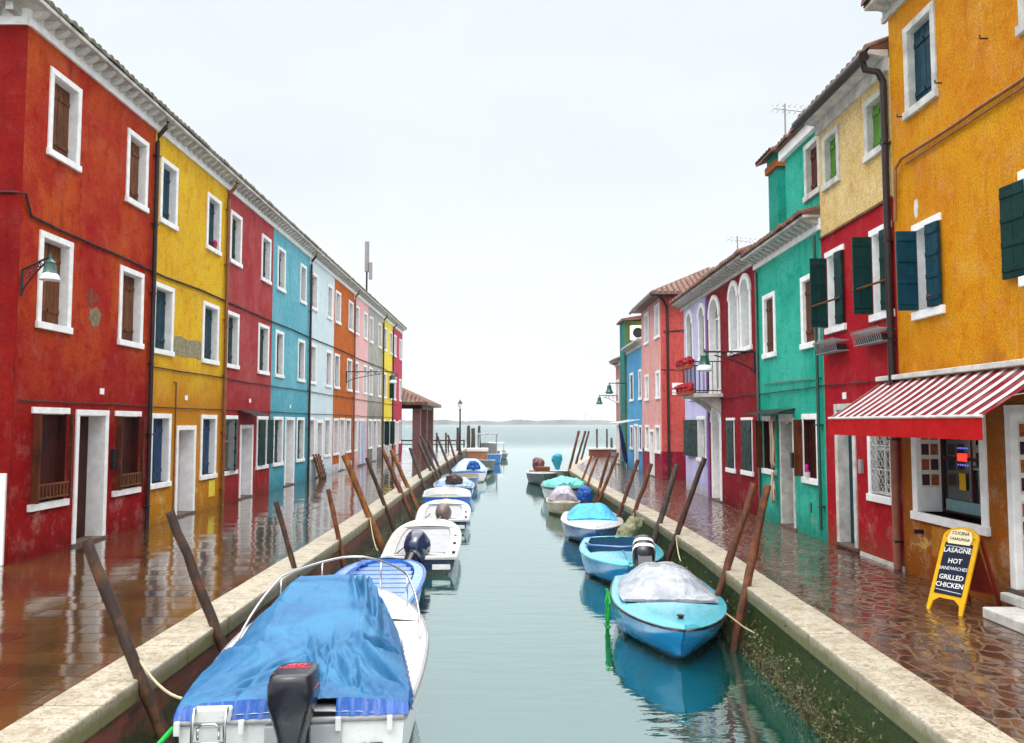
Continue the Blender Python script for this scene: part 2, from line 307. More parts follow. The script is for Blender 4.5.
class MB:
    def __init__(s): s.v = []; s.f = []
    def face(s, *p):
        i = len(s.v); s.v += [tuple(q) for q in p]; s.f.append(tuple(range(i, i+len(p)))); return s
    def box(s, F, u0, u1, d0, d1, z0, z1):
        i = len(s.v)
        for z in (z0, z1):
            for (u, d) in ((u0, d0), (u1, d0), (u1, d1), (u0, d1)): s.v.append(F.P(u, d, z))
        for q in ((0, 3, 2, 1), (4, 5, 6, 7), (0, 1, 5, 4), (1, 2, 6, 5), (2, 3, 7, 6), (3, 0, 4, 7)): s.f.append(tuple(i+k for k in q))
        return s
    def bx(s, x0, x1, y0, y1, z0, z1): return s.box(WORLD, x0, x1, y0, y1, z0, z1)
    def hexa(s, P):     # 8 corners, bottom 4 then top 4
        i = len(s.v); s.v += [tuple(p) for p in P]
        for q in ((0, 3, 2, 1), (4, 5, 6, 7), (0, 1, 5, 4), (1, 2, 6, 5), (2, 3, 7, 6), (3, 0, 4, 7)): s.f.append(tuple(i+k for k in q))
        return s
    def loft(s, rings, cap=True, closed=True):
        i = len(s.v); n = len(rings[0])
        for r in rings: s.v += [tuple(p) for p in r]
        for a in range(len(rings)-1):
            for k in range(n if closed else n-1):
                b = (k+1) % n
                s.f.append((i+a*n+k, i+a*n+b, i+(a+1)*n+b, i+(a+1)*n+k))
        if cap: s.f.append(tuple(i+k for k in range(n))[::-1]); s.f.append(tuple(i+(len(rings)-1)*n+k for k in range(n)))
        return s
    def tube(s, pts, r, n=8, wob=0):
        pts = [Vector(p) for p in pts]; rings = []
        for k, p in enumerate(pts):
            t = (pts[min(k+1, len(pts)-1)]-pts[max(k-1, 0)]).normalized()
            a = Vector((0, 0, 1)) if abs(t.z) < .9 else Vector((1, 0, 0))
            x = t.cross(a).normalized(); y = t.cross(x)
            rr = r[k] if isinstance(r, (list, tuple)) else r
            rings.append([p+(x*math.cos(2*PI*j/n)+y*math.sin(2*PI*j/n))*rr*(1+random.uniform(-wob, wob)) for j in range(n)])
        return s.loft(rings)
    def lathe(s, c, prof, n=16):
        return s.loft([[(c[0]+r*math.cos(2*PI*j/n), c[1]+r*math.sin(2*PI*j/n), c[2]+z) for j in range(n)] for r, z in prof])
    def add(s, vf, fn=lambda p: p):
        i = len(s.v); s.v += [tuple(fn(p)) for p in vf[0]]; s.f += [tuple(i+k for k in f) for f in vf[1]]; return s
    def build(s, name, mat, parent=None, world=True, smooth=False, bevel=0, angle=None, merge=False, recalc=True):
        off = Vector((0, 0, 0))
        if parent and world:
            p = parent
            while p: off += Vector(p.location); p = p.parent
        me = bpy.data.meshes.new(name); me.from_pydata([tuple(Vector(q)-off) for q in s.v], [], s.f)
        bm = bmesh.new(); bm.from_mesh(me)
        if merge: bmesh.ops.remove_doubles(bm, verts=bm.verts, dist=.0005)
        if recalc: bmesh.ops.recalc_face_normals(bm, faces=bm.faces)
        bm.to_mesh(me); bm.free()
        me.materials.append(mat)
        if smooth:
            for p in me.polygons: p.use_smooth = True
            if angle: me.set_sharp_from_angle(angle=R(angle))
        o = bpy.data.objects.new(name, me); COL.objects.link(o); o.parent = parent
        if bevel:
            b = o.modifiers.new('bevel', 'BEVEL'); b.width = bevel; b.segments = 2; b.limit_method = 'ANGLE'; b.harden_normals = False
        return o
def tag(o, label=None, cat=None, group=None, kind=None):
    for k, v in (('label', label), ('category', cat), ('group', group), ('kind', kind)):
        if v: o[k] = v
    return o
def empty(name, loc, rz=0):
    o = bpy.data.objects.new(name, None); COL.objects.link(o); o.location = loc; o.rotation_euler = (0, 0, rz); o.empty_display_size = .2
    return o
def text(st, size, ext=.002, bold=0.):
    c = bpy.data.curves.new('t', 'FONT'); c.body = st; c.size = size; c.extrude = ext; c.align_x = 'CENTER'; c.offset = bold
    c.resolution_u = 2
    o = bpy.data.objects.new('t', c); COL.objects.link(o)
    dg = bpy.context.evaluated_depsgraph_get(); me = bpy.data.meshes.new_from_object(o.evaluated_get(dg))
    r = ([tuple(v.co) for v in me.vertices], [tuple(p.vertices) for p in me.polygons])
    bpy.data.objects.remove(o); bpy.data.meshes.remove(me); bpy.data.curves.remove(c)
    return r
def itp(P, y):
    if y <= P[0][0]: return P[0][1]
    for (a, b), (c, d) in zip(P, P[1:]):
        if y <= c: return b+(d-b)*(y-a)/(c-a)
    return P[-1][1]
def copy_tree(o, parent=None):
    c = o.copy(); COL.objects.link(c); c.parent = parent
    for ch in list(o.children): copy_tree(ch, c)
    return c

# ------------------------------------------------------------------ ground, quays, water
QL = [(-8, -3.0), (5, -3.02), (16, -3.06), (29, -3.3), (50, -3.5), (68, -3.6)]
QR = [(-8, 2.8), (5, 2.87), (9.6, 3.0), (13.3, 3.10), (17, 3.08), (22, 2.92), (26.5, 2.8), (36, 2.64), (39, 2.8), (51, 4.9)]
def sheet(name, P, side, x_out, y0, y1, mat, capw=.44):
    mb = MB(); ys = [y0+(y1-y0)*k/60 for k in range(61)]
    for a, b in zip(ys, ys[1:]):
        q = [(itp(P, a)+side*capw, a, 0), (x_out, a, 0), (x_out, b, 0), (itp(P, b)+side*capw, b, 0)]
        mb.face(*(q if side > 0 else q[::-1]))
    return tag(mb.build(name, mat, merge=True, recalc=False), kind='structure')
sheet('pavement', QL, -1, -40, -8, 68, M['pave_left'])
sheet('pavement', QR, 1, 40, -8, 51, M['pave_right'])
def capstones(P, side, y0, y1):
    mb = MB(); y = y0
    while y < y1:
        ln = random.uniform(1.0, 1.7) if y < 25 else 2.4
        b = min(y+ln, y1); g = .006; zt = .018+random.uniform(-.004, .004)
        A = [(itp(P, y+g), y+g), (itp(P, y+g)+side*.45, y+g), (itp(P, b-g)+side*.45, b-g), (itp(P, b-g), b-g)]
        mb.hexa([(p[0], p[1], -.17) for p in A]+[(p[0], p[1], zt) for p in A]); y = b
    return tag(mb.build('quay_edge', M['cap'], bevel=.018), kind='structure')
capstones(QL, -1, -8, 68); capstones(QR, 1, -8, 51)
def qwall(P, side, y0, y1, mat, amp):
    mb = MB(); rows = 12; y = y0; ys = []
    while y < y1: ys.append(y); y += .09 if 3 < y < 16 else .4
    ys.append(y1); grid = []
    for y in ys:
        r = []
        for k in range(rows+1):
            z = -.165-(1.1*k/rows)
            low = max(0, (-z-.45)/.5)
            q = noise.fractal(Vector((y*3.1, z*5, side*7)), 1, 2, 4)*amp*(.25+low*1.5)
            r.append((itp(P, y)+side*(.05-max(0, low)*.10*amp/.05)+q*side, y, z))
        grid.append(r)
    mb.loft(grid, cap=False, closed=False)
    return tag(mb.build('quay_wall', mat, smooth=True), kind='structure')
qwall(QL, -1, -8, 68, M['wall_left'], .03); qwall(QR, 1, -8, 51, M['wall_right'], .055)
e = MB(); e.bx(5.3, 40, 51.0, 51.2, -1.3, -.01); e.bx(-40, -3.6, 68, 68.2, -1.3, -.01)
tag(e.build('quay_end_wall', M['wall_right']), kind='structure')
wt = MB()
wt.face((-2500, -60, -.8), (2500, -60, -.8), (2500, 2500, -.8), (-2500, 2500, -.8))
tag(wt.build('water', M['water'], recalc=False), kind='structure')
# weed and shells in a ragged band at the water line of both quay walls
wd = MB()
for side, P, n in ((1, QR, 15000), (-1, QL, 5000)):
    for k in range(n):
        y = 4.0+(random.random()**1.7)*26; z = -.82+abs(random.gauss(0, .20)) if side > 0 else -.8+abs(random.gauss(0, .10))
        x = itp(P, y)+side*(.02-max(0, (-z-.45)/.5)*.11)-side*random.uniform(0, .05); s = random.uniform(.008, .026)
        c = Vector((x, y, z)); q = [c+Vector((random.uniform(-s, s), random.uniform(-s, s), random.uniform(-s, s)*1.2)) for _ in range(4)]
        wd.face(q[0], q[1], q[2]); wd.face(q[0], q[2], q[3]); wd.face(q[1], q[2], q[3])
def weedmat():
    m, N, L, B = newmat('weed_and_shells'); P = coords(N, L); a = nz(N, L, P, 9, 4, .7); b = nz(N, L, P, 70, 2, .6)
    c = mixc(N, L, mr(N, L, a, .45, .6), (.05, .075, .008), (.045, .028, .012)); c = mixc(N, L, mr(N, L, b, .60, .64), c, (.34, .28, .16))
    L.new(c, B.inputs['Base Color']); B.inputs['Roughness'].default_value = .5; return m
tag(wd.build('seaweed', weedmat()), 'ragged green weed and shells along the quay walls', 'seaweed', kind='stuff')

# far shore
def shore():
    m, N, L, B = newmat('far_shore_scrub'); P = coords(N, L); a = nz(N, L, P, .03, 5, .7)
    L.new(mixc(N, L, mr(N, L, a, .4, .6), (.03, .045, .04), (.09, .10, .09)), B.inputs['Base Color']); B.inputs['Roughness'].default_value = .9; return m
sm = shore(); sb = MB(); rows = []
x = -1500
while x < 1500:
    h = 1.0+max(0, noise.fractal(Vector((x*.006, 3, 0)), 1, 2, 5)*9+4.5)+abs(noise.noise(Vector((x*.08, 0, 9))))*3.
    y = 1350+60*noise.noise(Vector((x*.002, 0, 0)))
    rows.append([(x, y, -1), (x, y+4, .6), (x, y+14, h), (x, y+40, h*1.05), (x, y+90, h*.6), (x, y+120, -1)]); x += 5
sb.loft(rows, cap=False, closed=False)
tag(sb.build('far_shore', sm, smooth=False), kind='structure')
for (x, h, wd_, lb) in ((130, 25, 4, 'slim pale bell tower on the far shore, left of its thinner neighbour'), (142, 18, 2.5, 'thin short chimney stack on the far shore beside the bell tower')):
    t = MB(); t.bx(x, x+wd_, 1400, 1400+wd_, -1, h*.8); t.loft([[(x, 1400, h*.8), (x+wd_, 1400, h*.8), (x+wd_, 1400+wd_, h*.8), (x, 1400+wd_, h*.8)], [(x+wd_/2-.1, 1402, h), (x+wd_/2+.1, 1402, h), (x+wd_/2+.1, 1402.2, h), (x+wd_/2-.1, 1402.2, h)]])
    tag(t.build('far_tower', M['old_white']), lb, 'tower')

# ------------------------------------------------------------------ walls with openings
def arc(uc, r, zs, n=12, k=1.0): return [(uc+r*math.cos(PI*j/n), zs+r*k*math.sin(PI*j/n)) for j in range(n+1)]   # right to left
def wallmesh(F, u0, u1, z0, z1, ops, back=6.0, rev=.2, side_near=True):
    """ops: (u0,u1,z0,z1,depth,arched)"""
    mb = MB()
    us = sorted({u0, u1, *[o[0] for o in ops], *[o[1] for o in ops]}); zs = sorted({z0, z1, *[o[2] for o in ops], *[o[3] for o in ops]})
    for a, b in zip(us, us[1:]):
        for c, d in zip(zs, zs[1:]):
            mu, mz = (a+b)/2, (c+d)/2
            if any(o[0] < mu < o[1] and o[2] < mz < o[3] for o in ops): continue
            mb.face(F.P(a, 0, c), F.P(b, 0, c), F.P(b, 0, d), F.P(a, 0, d))
    for (a, b, c, d, dep, ar) in ops:
        if ar:
            r = (b-a)/2; A = arc((a+b)/2, r, d-r)
            n = len(A)
            mb.face(F.P(b, 0, d), *[F.P(p[0], 0, p[1]) for p in A[:n//2+1]])
            mb.face(F.P(a, 0, d), *[F.P(p[0], 0, p[1]) for p in A[n//2:]][::-1])
            path = [(a, c), (b, c)]+A
        else: path = [(a, c), (b, c), (b, d), (a, d)]
        for p, q in zip(path, path[1:]+path[:1]):
            if p == q: continue
            mb.face(F.P(p[0], 0, p[1]), F.P(q[0], 0, q[1]), F.P(q[0], -dep-.06, q[1]), F.P(p[0], -dep-.06, p[1]))
    for u in (u0, u1): mb.face(F.P(u, 0, z0), F.P(u, -back, z0), F.P(u, -back, z1), F.P(u, 0, z1))
    mb.face(F.P(u0, -back, z0), F.P(u1, -back, z0), F.P(u1, -back, z1), F.P(u0, -back, z1))
    mb.face(F.P(u0, 0, z1), F.P(u1, 0, z1), F.P(u1, -back, z1), F.P(u0, -back, z1))
    return mb
def planks(mb, F, u0, u1, z0, z1, d, n=3, th=.03, battens=2):
    w_ = (u1-u0)/n
    for k in range(n): mb.box(F, u0+k*w_+.003, u0+(k+1)*w_-.003, d-th, d, z0, z1)
    for k in range(battens):
        z = z0+(z1-z0)*(.18+.64*k/max(1, battens-1)); mb.box(F, u0+.02, u1-.02, d+.0005, d+.02, z-.035, z+.035)
def leaf(mb, F, uh, w_, ang, dirn, z0, z1, d0=.03, th=.035):
    """open shutter leaf hinged at uh; dirn +1 closes towards +u; ang 0 = closed, 90 = square to the wall, 180 = flat on it"""
    a = R(ang); du, dd = math.cos(a)*dirn, math.sin(a); nu, nd = -dd*dirn, abs(du) if ang < 90 else -abs(du)
    nu, nd = math.sin(a)*-dirn, math.cos(a)
    def q(t, s, z): return F.P(uh+du*t+nu*s, d0+dd*t+nd*s, z)
    n = 2 if w_ > .25 else 1
    for k in range(n):
        t0, t1 = w_*k/n+.003, w_*(k+1)/n-.003
        mb.hexa([q(t0, 0, z0), q(t1, 0, z0), q(t1, th, z0), q(t0, th, z0), q(t0, 0, z1), q(t1, 0, z1), q(t1, th, z1), q(t0, th, z1)])
    nb = 4
    for k in range(nb):
        z = z0+(z1-z0)*(.1+.8*k/(nb-1))
        for s0, s1 in ((th, th+.012), (-.012, 0)):
            mb.hexa([q(.01, s0, z-.03), q(w_-.01, s0, z-.03), q(w_-.01, s1, z-.03), q(.01, s1, z-.03), q(.01, s0, z+.03), q(w_-.01, s0, z+.03), q(w_-.01, s1, z+.03), q(.01, s1, z+.03)])

def window(F, root, o):
    u0, u1, z0, z1 = o['r']; dep = o.get('dep', .17); fw = o.get('fw', .10); fm = o.get('frame', 'white'); arch = o.get('arch'); sides = o.get('sides', True)
    a, b, c, d = u0+fw, u1-fw, z0+.11, z1-fw
    mb = MB(); pr = .028
    if arch:
        r = (b-a)/2; Ro = (u1-u0)/2; uc = (u0+u1)/2; zs = d-r
        Ai = arc(uc, r-.01, zs, 14); Ao = arc(uc, Ro, zs, 14, (z1-zs)/Ro)
        for k in range(14):
            P = [Ai[k], Ao[k], Ao[k+1], Ai[k+1]]
            mb.hexa([F.P(p[0], -.004, p[1]) for p in P]+[F.P(p[0], pr+.02, p[1]) for p in P])
        mb.box(F, u0+.02, a, -.004, pr, z0+.02, zs); mb.box(F, b, u1-.02, -.004, pr, z0+.02, zs)
        for k in range(14):
            p, q = Ai[k], Ai[k+1]
            mb.face(F.P(p[0], pr, p[1]-.002), F.P(q[0], pr, q[1]-.002), F.P(q[0], -dep, q[1]-.002), F.P(p[0], -dep, p[1]-.002))
        top = zs
    else:
        mb.box(F, u0, u1, -.004, pr, d, z1); top = d
        if sides: mb.box(F, u0, a, -.004, pr-.003, c, d); mb.box(F, b, u1, -.004, pr-.003, c, d)
        mb.box(F, a-.001, b+.001, -dep, -.002, d-.012, d+.002)
    ln = MB() if o.get('liner') else mb
    ln.box(F, a-.002, a+.012, -dep, pr-.006, c, top); ln.box(F, b-.012, b+.002, -dep, pr-.006, c, top)
    fr = mb.build('window', M[fm], root, bevel=.004)
    if o.get('liner'):
        for q0, q1 in ((a-.002, a+.012), (b-.012, b+.002)): ln = MB(); ln.box(F, q0, q1, -dep, pr-.006, c, top); ln.build('jamb', M[o['liner']], fr)
    if o.get('label'): fr['label'] = o['label']
    s = MB(); s.box(F, u0-.02, u1+.02, -dep, .055, z0, c); s.build('sill', M[fm], fr, bevel=.006)
    sh = o.get('shut'); lv = o.get('leaves')
    ai, bi = a+.012, b-.012
    if sh and not lv:
        m = MB(); mid = (ai+bi)/2; g = o.get('ajar', 0)
        if arch:
            uc = (a+b)/2; r = (b-a)/2-.014
            pts = [(ai, c), (bi, c)]+arc(uc, r, zs, 12)
            m.loft([[F.P(p[0], -dep+.02, p[1]) for p in pts], [F.P(p[0], -dep-.03, p[1]) for p in pts]])
            m.box(F, uc-.015, uc+.015, -dep+.021, -dep+.035, c, d-.02)
        else:
            planks(m, F, ai, mid-.004, c, d-.014, -dep+.04, 2); planks(m, F, mid+.004, bi, c, d-.014, -dep+.04, 2)
        m.build('shutter', M[sh], fr, bevel=0 if arch else .003)
    else:
        if lv is None or o.get('pane', 1):
            m = MB(); m.box(F, ai, bi, -dep-.02, -dep-.005, c, (zs+.02 if arch else d-.014))
            if arch:
                pts = arc((a+b)/2, (b-a)/2-.014, zs, 12); m.loft([[F.P(p[0], -dep-.006, p[1]) for p in pts], [F.P(p[0], -dep-.021, p[1]) for p in pts]])
            m.build('pane', M[o.get('glass', 'dark_glass')], fr)
            m = MB(); mid = (ai+bi)/2; tt = zs if arch else d-.014
            for u in (ai+.02, mid, bi-.02): m.box(F, u-.022, u+.022, -dep-.003, -dep+.025, c, tt)
            for z in (c+.03, (c+tt)/2+.1, tt-.03): m.box(F, ai, bi, -dep-.002, -dep+.022, z-.022, z+.022)
            m.build('sash', M[o.get('sash', 'white')], fr)
        for (side, w_, ang, *of) in (lv or []):
            of = of[0] if of else 0
            m = MB(); uh, dr = (b+of, -1) if side > 0 else (a-of, 1)
            leaf(m, F, uh, w_, ang, dr, c+.01, d-.005); m.build('shutter', M[sh], fr, bevel=.003)
    return fr
def door(F, root, o):
    u0, u1, z0, z1 = o['r']; dep = o.get('dep', .3); fw = o.get('fw', .10); fm = o.get('frame', 'white'); arch = o.get('arch')
    a, b, d = u0+fw, u1-fw, z1-fw; uc = (a+b)/2; zs = d-(b-a)/2
    m = MB()
    if arch:
        pts = [(a, z0+.02), (b, z0+.02)]+arc(uc, (b-a)/2-.003, zs, 12); m.loft([[F.P(p[0], -dep, p[1]) for p in pts], [F.P(p[0], -dep-.05, p[1]) for p in pts]])
    else: m.box(F, a, b, -dep-.05, -dep, z0+.05, d)
    for k in range(3):
        q = z0+.15+(d-z0-.2)*k/3*(.8 if arch else 1); m.box(F, a+.1, b-.1, -dep+.0005, -dep+.014, q, q+(d-z0)/3*.62)
    dr = m.build('door', M[o.get('leafm', 'dark_wood')], root, bevel=.004)
    mb = MB(); pr = .028
    if arch:
        Ro = (u1-u0)/2; Ai = arc(uc, (b-a)/2-.01, zs, 14); Ao = arc(uc, Ro, zs, 14, (z1-zs)/Ro)
        for k in range(14):
            P = [Ai[k], Ao[k], Ao[k+1], Ai[k+1]]; mb.hexa([F.P(p[0], -.004, p[1]) for p in P]+[F.P(p[0], pr+.02, p[1]) for p in P])
            p, q = Ai[k], Ai[k+1]; mb.face(F.P(p[0], pr, p[1]-.002), F.P(q[0], pr, q[1]-.002), F.P(q[0], -dep, q[1]-.002), F.P(p[0], -dep, p[1]-.002))
        top = zs
    else:
        mb.box(F, u0, u1, -.004, pr, d, z1); top = d; mb.box(F, a-.001, b+.001, -dep, -.002, d-.012, d+.002)
    mb.box(F, u0, a, -.004, pr-.003, z0, top); mb.box(F, b, u1, -.004, pr-.003, z0, top)
    mb.box(F, a-.002, a+.012, -dep, pr-.006, z0, top); mb.box(F, b-.012, b+.002, -dep, pr-.006, z0, top)
    mb.build('frame', M[fm], dr, bevel=.004)
    s = MB(); s.box(F, u0-.05, u1+.05, -dep, o.get('stepd', .04), z0-.01, z0+.05); s.build('step', M[o.get('stepm', 'dark_step')], dr, bevel=.01)
    h = MB(); h.tube([F.P(a+.12, -dep+.01, z0+1.05), F.P(a+.12, -dep+.06, z0+1.05), F.P(a+.2, -dep+.06, z0+1.05)], .012, 6); h.build('handle', M['steel'], dr)
    return dr
def holes(ops):
    H = []
    for o in ops:
        u0, u1, z0, z1 = o['r']; fw = o.get('fw', .10)
        if o['k'] == 'w': H.append((u0+fw, u1-fw, z0+.11, z1-fw, o.get('dep', .17), o.get('arch')))
        else: H.append((u0+fw, u1-fw, z0, z1-fw, o.get('dep', .3), o.get('arch')))
    return H
def house(name, label, F, u0, u1, z1, mat, ops, group, back=7, extra=None):
    root = empty(name, F.P((u0+u1)/2, 0, 0)); tag(root, label, 'house', group)
    wallmesh(F, u0, u1, 0, z1, holes(ops)+(extra or []), back).build('wall', mat, root, merge=True)
    for o in ops: (window if o['k'] == 'w' else door)(F, root, o)
    return root
def cornice(F, root, u0, u1, zb, zt, p=.30, dent=.30, mat='white', tiles=True):
    h = zt-zb; m = MB(); m.box(F, u0, u1, -.01, .05, zb, zb+h*.34); m.box(F, u0, u1, -.01, .03, zb+h*.34, zb+h*.8)
    m.build('cornice', M[mat], root, bevel=.006)
    u = u0+.05; first = None; ua = u
    while u < u1-.08:
        if first:
            c = first.copy(); COL.objects.link(c); dv = u-ua; c.location = (F.u[0]*dv, F.u[1]*dv, 0); u += dent; continue
        m = MB()
        P = [F.P(u, .031, zb+h*.44), F.P(u+.12, .031, zb+h*.44), F.P(u+.12, p*.45, zb+h*.52), F.P(u, p*.45, zb+h*.52)]
        T = [F.P(u, .031, zb+h*.79), F.P(u+.12, .031, zb+h*.79), F.P(u+.12, p*.82, zb+h*.79), F.P(u, p*.82, zb+h*.79)]
        m.hexa(P+T); u += dent; first = m.build('cornice_bracket', M['cornice'], root)
    m = MB(); m.box(F, u0, u1, -.02, p, zb+h*.8, zt); m.build('cornice_slab', M['cornice'], root, bevel=.01)
def tiled_roof(F, root, u0, u1, z, p=.34, back=3.4, pitch=20, mat='tile'):
    """barrel tiles as half tubes running down the slope, over a solid deck"""
    m = MB(); tp = math.tan(R(pitch)); n = int((u1-u0)/.2)
    m.hexa([F.P(u0, p-.03, z), F.P(u1, p-.03, z), F.P(u1, -back, z), F.P(u0, -back, z), F.P(u0, p-.03, z+.02), F.P(u1, p-.03, z+.02), F.P(u1, -back, z+.02+(back+p)*tp), F.P(u0, -back, z+.02+(back+p)*tp)])
    for k in range(n):
        u = u0+(k+.5)*(u1-u0)/n; r = (u1-u0)/n*.5; A = []
        jit = random.uniform(-.02, .02)
        for (d, zz) in ((p+jit, z+.02), (-back, z+.02+(back+p)*tp)):
            A.append([F.P(u+r*.95*math.cos(PI*j/6), d, zz+r*.9*math.sin(PI*j/6)) for j in range(7)])
        m.loft(A, cap=False, closed=False)
        q = A[0]; m.face(*q)
    return m.build('roof', M[mat], root)
def pipe(F, root, u, z0, z1, mat='pipe', d=.07, r=.045, elbow=None):
    m = MB(); pts = [F.P(u, d, z0), F.P(u, d, z1-.35)]
    pts += [F.P(u, d+.02, z1-.2), F.P(u, d+.17, z1-.02), F.P(u, d+.2, z1+.1)] if elbow is None else elbow
    m.tube(pts, r, 10)
    z = z0+.4
    while z < z1-.5: m.box(F, u-.06, u+.06, 0, d+.05, z, z+.03); z += 1.45
    return m.build('drainpipe', M[mat], root, smooth=True, angle=40)
W = lambda r, **k: dict(k='w', r=r, **k)
D = lambda r, **k: dict(k='d', r=r, **k)
def patch(F, root, name, mat, pts, d=.006):
    m = MB(); m.loft([[F.P(u, -.01, z) for u, z in pts], [F.P(u, d, z) for u, z in pts]]); return m.build(name, mat, root)
def blob(uc, zc, ru, rz, n=18, j=.25):
    return [(uc+ru*math.cos(2*PI*k/n)*(1+random.uniform(-j, j)), zc+rz*math.sin(2*PI*k/n)*(1+random.uniform(-j, j))) for k in range(n)]
GL = 'terraced houses along the left quay'; GR = 'houses along the right quay'
raw = paint('bare_render', (.25, .2, .12), .85, .5, scale=9, bmp=.6)
greyraw = paint('grey_cement_patch', (.33, .29, .18), .85, .5, scale=9, bmp=.5)

def clump(c, r, n=9):
    m = MB(); rows_ = []
    for i in range(n+1):
        th = PI*i/n; rows_.append([])
        for j in range(14):
            a = 2*PI*j/14; d = Vector((math.sin(th)*math.cos(a), math.sin(th)*math.sin(a), math.cos(th))); k = 1+.45*noise.noise(d*3+Vector(c))+random.uniform(-.22, .22)
            rows_[-1].append((c[0]+r[0]*d.x*k, c[1]+r[1]*d.y*k, c[2]+r[2]*d.z*k))
    m.loft(rows_, cap=False); return m
def add_number(F, root, u, z, s='', w_=.14, h=.11):
    m = MB(); m.box(F, u, u+w_, 0, .012, z, z+h); return m.build('number_plate', M['white'], root)

# --- left row
p_red = plaster('red_plaster', (.36, .009, .005), (.50, .080, .008), (.15, .003, .003), low=(.31, .004, .005), lowz=(2.0, 4.2), peel=.9)
b1 = W((12.45, 13.51, .73, 2.35), shut='brown_shutter', sides=False, liner='dark_wood', leaves=[(-1, .12, 86, .06), (1, .07, 94, .06)], glass='dark_glass', sash='dark_wood')
b2 = W((15.07, 16.13, .72, 2.33), shut='brown_shutter', sides=False, liner='dark_wood', leaves=[(-1, .12, 86, .06), (1, .07, 94, .06)], glass='dark_glass', sash='dark_wood')
ops = [W((12.6, 13.54, 6.4, 7.86), shut='warm_wood'), W((15.22, 16.12, 6.37, 7.83), shut='warm_wood'),
       W((12.48, 13.44, 3.59, 5.15), shut='warm_wood'), W((15.09, 16.08, 3.58, 5.11), shut='warm_wood'), b1, b2,
       D((13.72, 14.83, .0, 2.33), leafm='dark_wood', dep=.3)]
hr = house('terraced_house', 'large red corner house nearest on the left, brown shutters and dented plaster patch', LF, 12.0, 16.45, 8.22, p_red, ops, GL, back=9)
for o in (b1, b2):      # inner closed boards and a slatted flower rail
    m = MB(); u0, u1, z0, z1 = o['r']; planks(m, LF, u0+.115, u1-.115, z0+.12, z1-.12, -.10, 4, battens=0); m.build('inner_shutter', M['dark_wood'], hr, bevel=.003)
    m = MB()
    for z in (z0+.17, z0+.38): m.box(LF, u0+.1, u1-.1, .07, .10, z, z+.03)
    for k in range(9): m.box(LF, u0+.12+k*(u1-u0-.27)/8, u0+.15+k*(u1-u0-.27)/8, .075, .095, z0+.2, z0+.38)
    m.build('window_rail', M['warm_wood'], hr)
cornice(LF, hr, 12.0, 16.45, 8.22, 8.55)
tiled_roof(LF, hr, 11.8, 16.45, 8.55, p=.31, mat='grey_tile')
SW = Fac((-7.43, 12.0), (-1, 0), (0, -1))     # side wall facing the bridge
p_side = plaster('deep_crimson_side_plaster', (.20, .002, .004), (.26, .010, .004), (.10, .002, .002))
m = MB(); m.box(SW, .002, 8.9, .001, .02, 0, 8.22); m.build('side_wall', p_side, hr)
patch(LF, hr, 'peeled_plaster', raw, blob(14.25, 4.0, .22, .17)); patch(LF, hr, 'peeled_plaster', paint('worn_red_render', (.26, .05, .03), .85, .5, scale=12, bmp=.5), blob(14.12, 4.32, .22, .14, j=.35), .004)
m = MB(); m.box(SW, 0, 9, -.01, .05, 8.22, 8.33); m.box(SW, 0, 9, -.01, .03, 8.33, 8.49)
m.build('cornice', M['white'], hr)
u = .1
while u < 8.9: m = MB(); m.box(SW, u, u+.12, .031, .24, 8.36, 8.485); m.build('cornice_bracket', M['cornice'], hr); u += .3
m = MB(); m.box(SW, -.3, 9, -.02, .30, 8.487, 8.552); m.build('cornice_slab', M['cornice'], hr)
m = MB(); m.box(SW, .04, .3, 0, .06, 0, 1.35); m.build('corner_pilaster', M['white'], hr, bevel=.01)
m = MB(); m.box(LF, 14.95, 15.08, 0, .09, 1.25, 1.62); m.build('letterbox', M['iron'], hr, bevel=.01)
add_number(LF, hr, 14.5, 2.62)
pipe(LF, hr, 16.40, 0, 8.3)

ye = plaster('yellow_plaster', (.70, .385, .008), (.76, .50, .02), (.38, .15, .008), low=(.54, .22, .006), lowz=(2.6, 3.6), peel=1.1)
rose = plaster('rose_red_plaster', (.36, .026, .030), (.42, .08, .08), (.20, .010, .014), low=(.34, .016, .018))
lb = plaster('light_blue_plaster', (.10, .40, .50), (.20, .50, .58), (.03, .21, .28), low=(.08, .36, .46))
wb = plaster('bluish_white_plaster', (.60, .74, .78), (.72, .80, .82), (.40, .55, .60))
og = plaster('orange_plaster', (.50, .10, .004), (.56, .15, .01), (.28, .045, .004), dado=(.78, .8, .8), dz=.35)
pk = plaster('pale_pink_plaster', (.78, .42, .42), (.82, .52, .50), (.58, .26, .25))
gy = plaster('bare_grey_plaster', (.36, .34, .30), (.46, .44, .40), (.16, .14, .11), low=(.24, .21, .17), mott=1.2)
y2 = plaster('lemon_plaster', (.80, .60, .03), (.84, .66, .08), (.55, .38, .02), dado=(.75, .6, .62), dz=.75)
cz = plaster('crimson_plaster', (.46, .03, .07), (.52, .06, .10), (.28, .015, .03))

